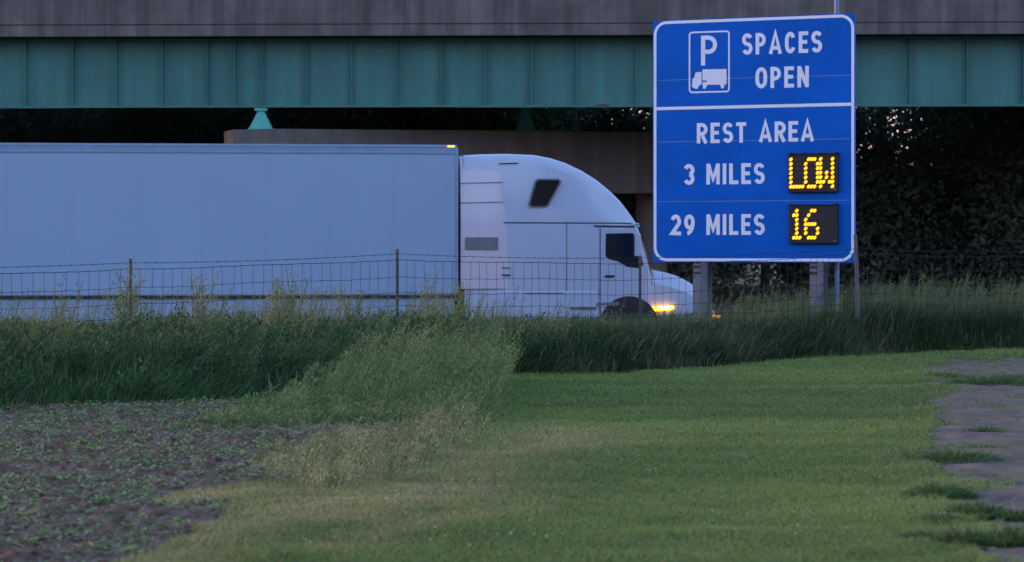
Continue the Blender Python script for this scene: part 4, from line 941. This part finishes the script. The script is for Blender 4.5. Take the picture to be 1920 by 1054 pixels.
def plant_tree(x, y, seed, hgt, rx, dens, leaf, c0, c1, label, group, low=.12, cat="tree", name="wood_tree"):
    m, V, Q, CC = make_tree(seed, hgt, rx, dens, leaf, c0, c1, low)
    root = empty(name, (x, y, float(H(x, y)))); tag(root, label, cat, group); m.build("trunk", M_bark, root, 50); npmesh("crown", V, Q, None, M_leaf, CC, root); return root
def copy_tree(src, x, y, rz, s, label, group):
    o = src.copy(); col.objects.link(o); o.location = (x, y, float(H(x, y))); o.rotation_euler = (0, 0, rz); o.scale = (s, s, s)
    o["label"] = label; o["group"] = group
    for ch in src.children: c = ch.copy(); col.objects.link(c); c.parent = o
    return o
GT = "dark trees of the wood beyond the overpass"; LT = "dark leafy tree in the shadowed wood beyond the overpass"
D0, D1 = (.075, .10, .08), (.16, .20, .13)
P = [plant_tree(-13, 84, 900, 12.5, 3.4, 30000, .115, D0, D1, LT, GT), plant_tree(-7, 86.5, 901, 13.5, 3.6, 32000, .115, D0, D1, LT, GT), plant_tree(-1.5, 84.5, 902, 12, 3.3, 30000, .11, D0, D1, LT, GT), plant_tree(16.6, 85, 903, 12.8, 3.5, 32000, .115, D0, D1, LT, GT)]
rt = random.Random(3)
spots = [(-18.5, 87), (-22, 84), (-16, 92), (-10, 92.5), (-4.2, 91), (.4, 91.5), (18, 88), (22.5, 85), (20.5, 92.5), (19.5, 95), (10.5, 96), (-27, 89), (27, 90), (-19, 97), (-12.5, 98), (-6, 97.5), (0, 98), (21, 98), (-2.8, 88), (17, 83.5)]
for x, y in spots: copy_tree(P[rt.randrange(4)], x, y, rt.random() * 6.28, rt.uniform(.85, 1.15), LT, GT)
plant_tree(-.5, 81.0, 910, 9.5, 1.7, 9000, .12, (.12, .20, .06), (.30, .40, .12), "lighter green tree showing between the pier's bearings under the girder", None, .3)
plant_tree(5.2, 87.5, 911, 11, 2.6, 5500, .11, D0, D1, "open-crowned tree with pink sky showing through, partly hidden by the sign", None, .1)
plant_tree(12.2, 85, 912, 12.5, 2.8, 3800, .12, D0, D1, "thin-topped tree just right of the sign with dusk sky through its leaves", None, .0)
# shrubs that close the wood down to the ground
GS = "shadowed shrubs at the foot of the wood"; LS = "shadowed bushy shrub at the foot of the wood beyond the overpass"
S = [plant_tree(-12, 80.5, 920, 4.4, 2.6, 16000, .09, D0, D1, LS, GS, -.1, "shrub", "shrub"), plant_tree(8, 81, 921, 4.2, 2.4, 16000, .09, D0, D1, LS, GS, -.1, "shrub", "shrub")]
for x, y in [(-16, 81), (-8, 81), (-4, 80.5), (0, 81.5), (4, 80.5), (11.5, 80.2), (15, 81), (19, 80.5), (6, 84), (2.5, 84.5), (13, 83), (-20, 81), (16.8, 79)]:
    copy_tree(S[rt.randrange(2)], x, y, rt.random() * 6.28, rt.uniform(.85, 1.35), LS, GS)

for x, y in [(12.4, 82), (10.6, 83), (14.2, 81.5)]: copy_tree(S[0], x, y, rt.random() * 6.28, .72, LS, GS)
# leaf screen added behind the viewer, out of the picture, to shade the low light
def leaf_screen():
    r = np.random.default_rng(61); N = 60000
    a = np.radians(r.uniform(178, 362, N)); rad = 48 + 5 * r.random(N); top = 12.5 * (.75 + .5 * vnoise(a * 48, a * 0, 5, 66)); z = top * np.sqrt(r.random(N))
    p = np.stack([rad * np.cos(a), rad * np.sin(a), z], -1); d1 = r.normal(size=(N, 3)); d1 /= np.linalg.norm(d1, axis=1)[:, None]; d2 = np.cross(d1, r.normal(size=(N, 3))); d2 /= np.linalg.norm(d2, axis=1)[:, None]
    V = np.stack([p - d1 * .45, p + d2 * .25, p + d1 * .45, p - d2 * .25], 1).reshape(-1, 3)
    cc = np.repeat(mixc(D0, D1, r.random(N)), 4, 0)
    tag(npmesh("unseen_leaf_screen", V, np.arange(N * 4).reshape(-1, 4), None, M_leaf, cc), "unseen belt of leaves added behind the viewer to block low sky light", "wood", kind="stuff")
leaf_screen()
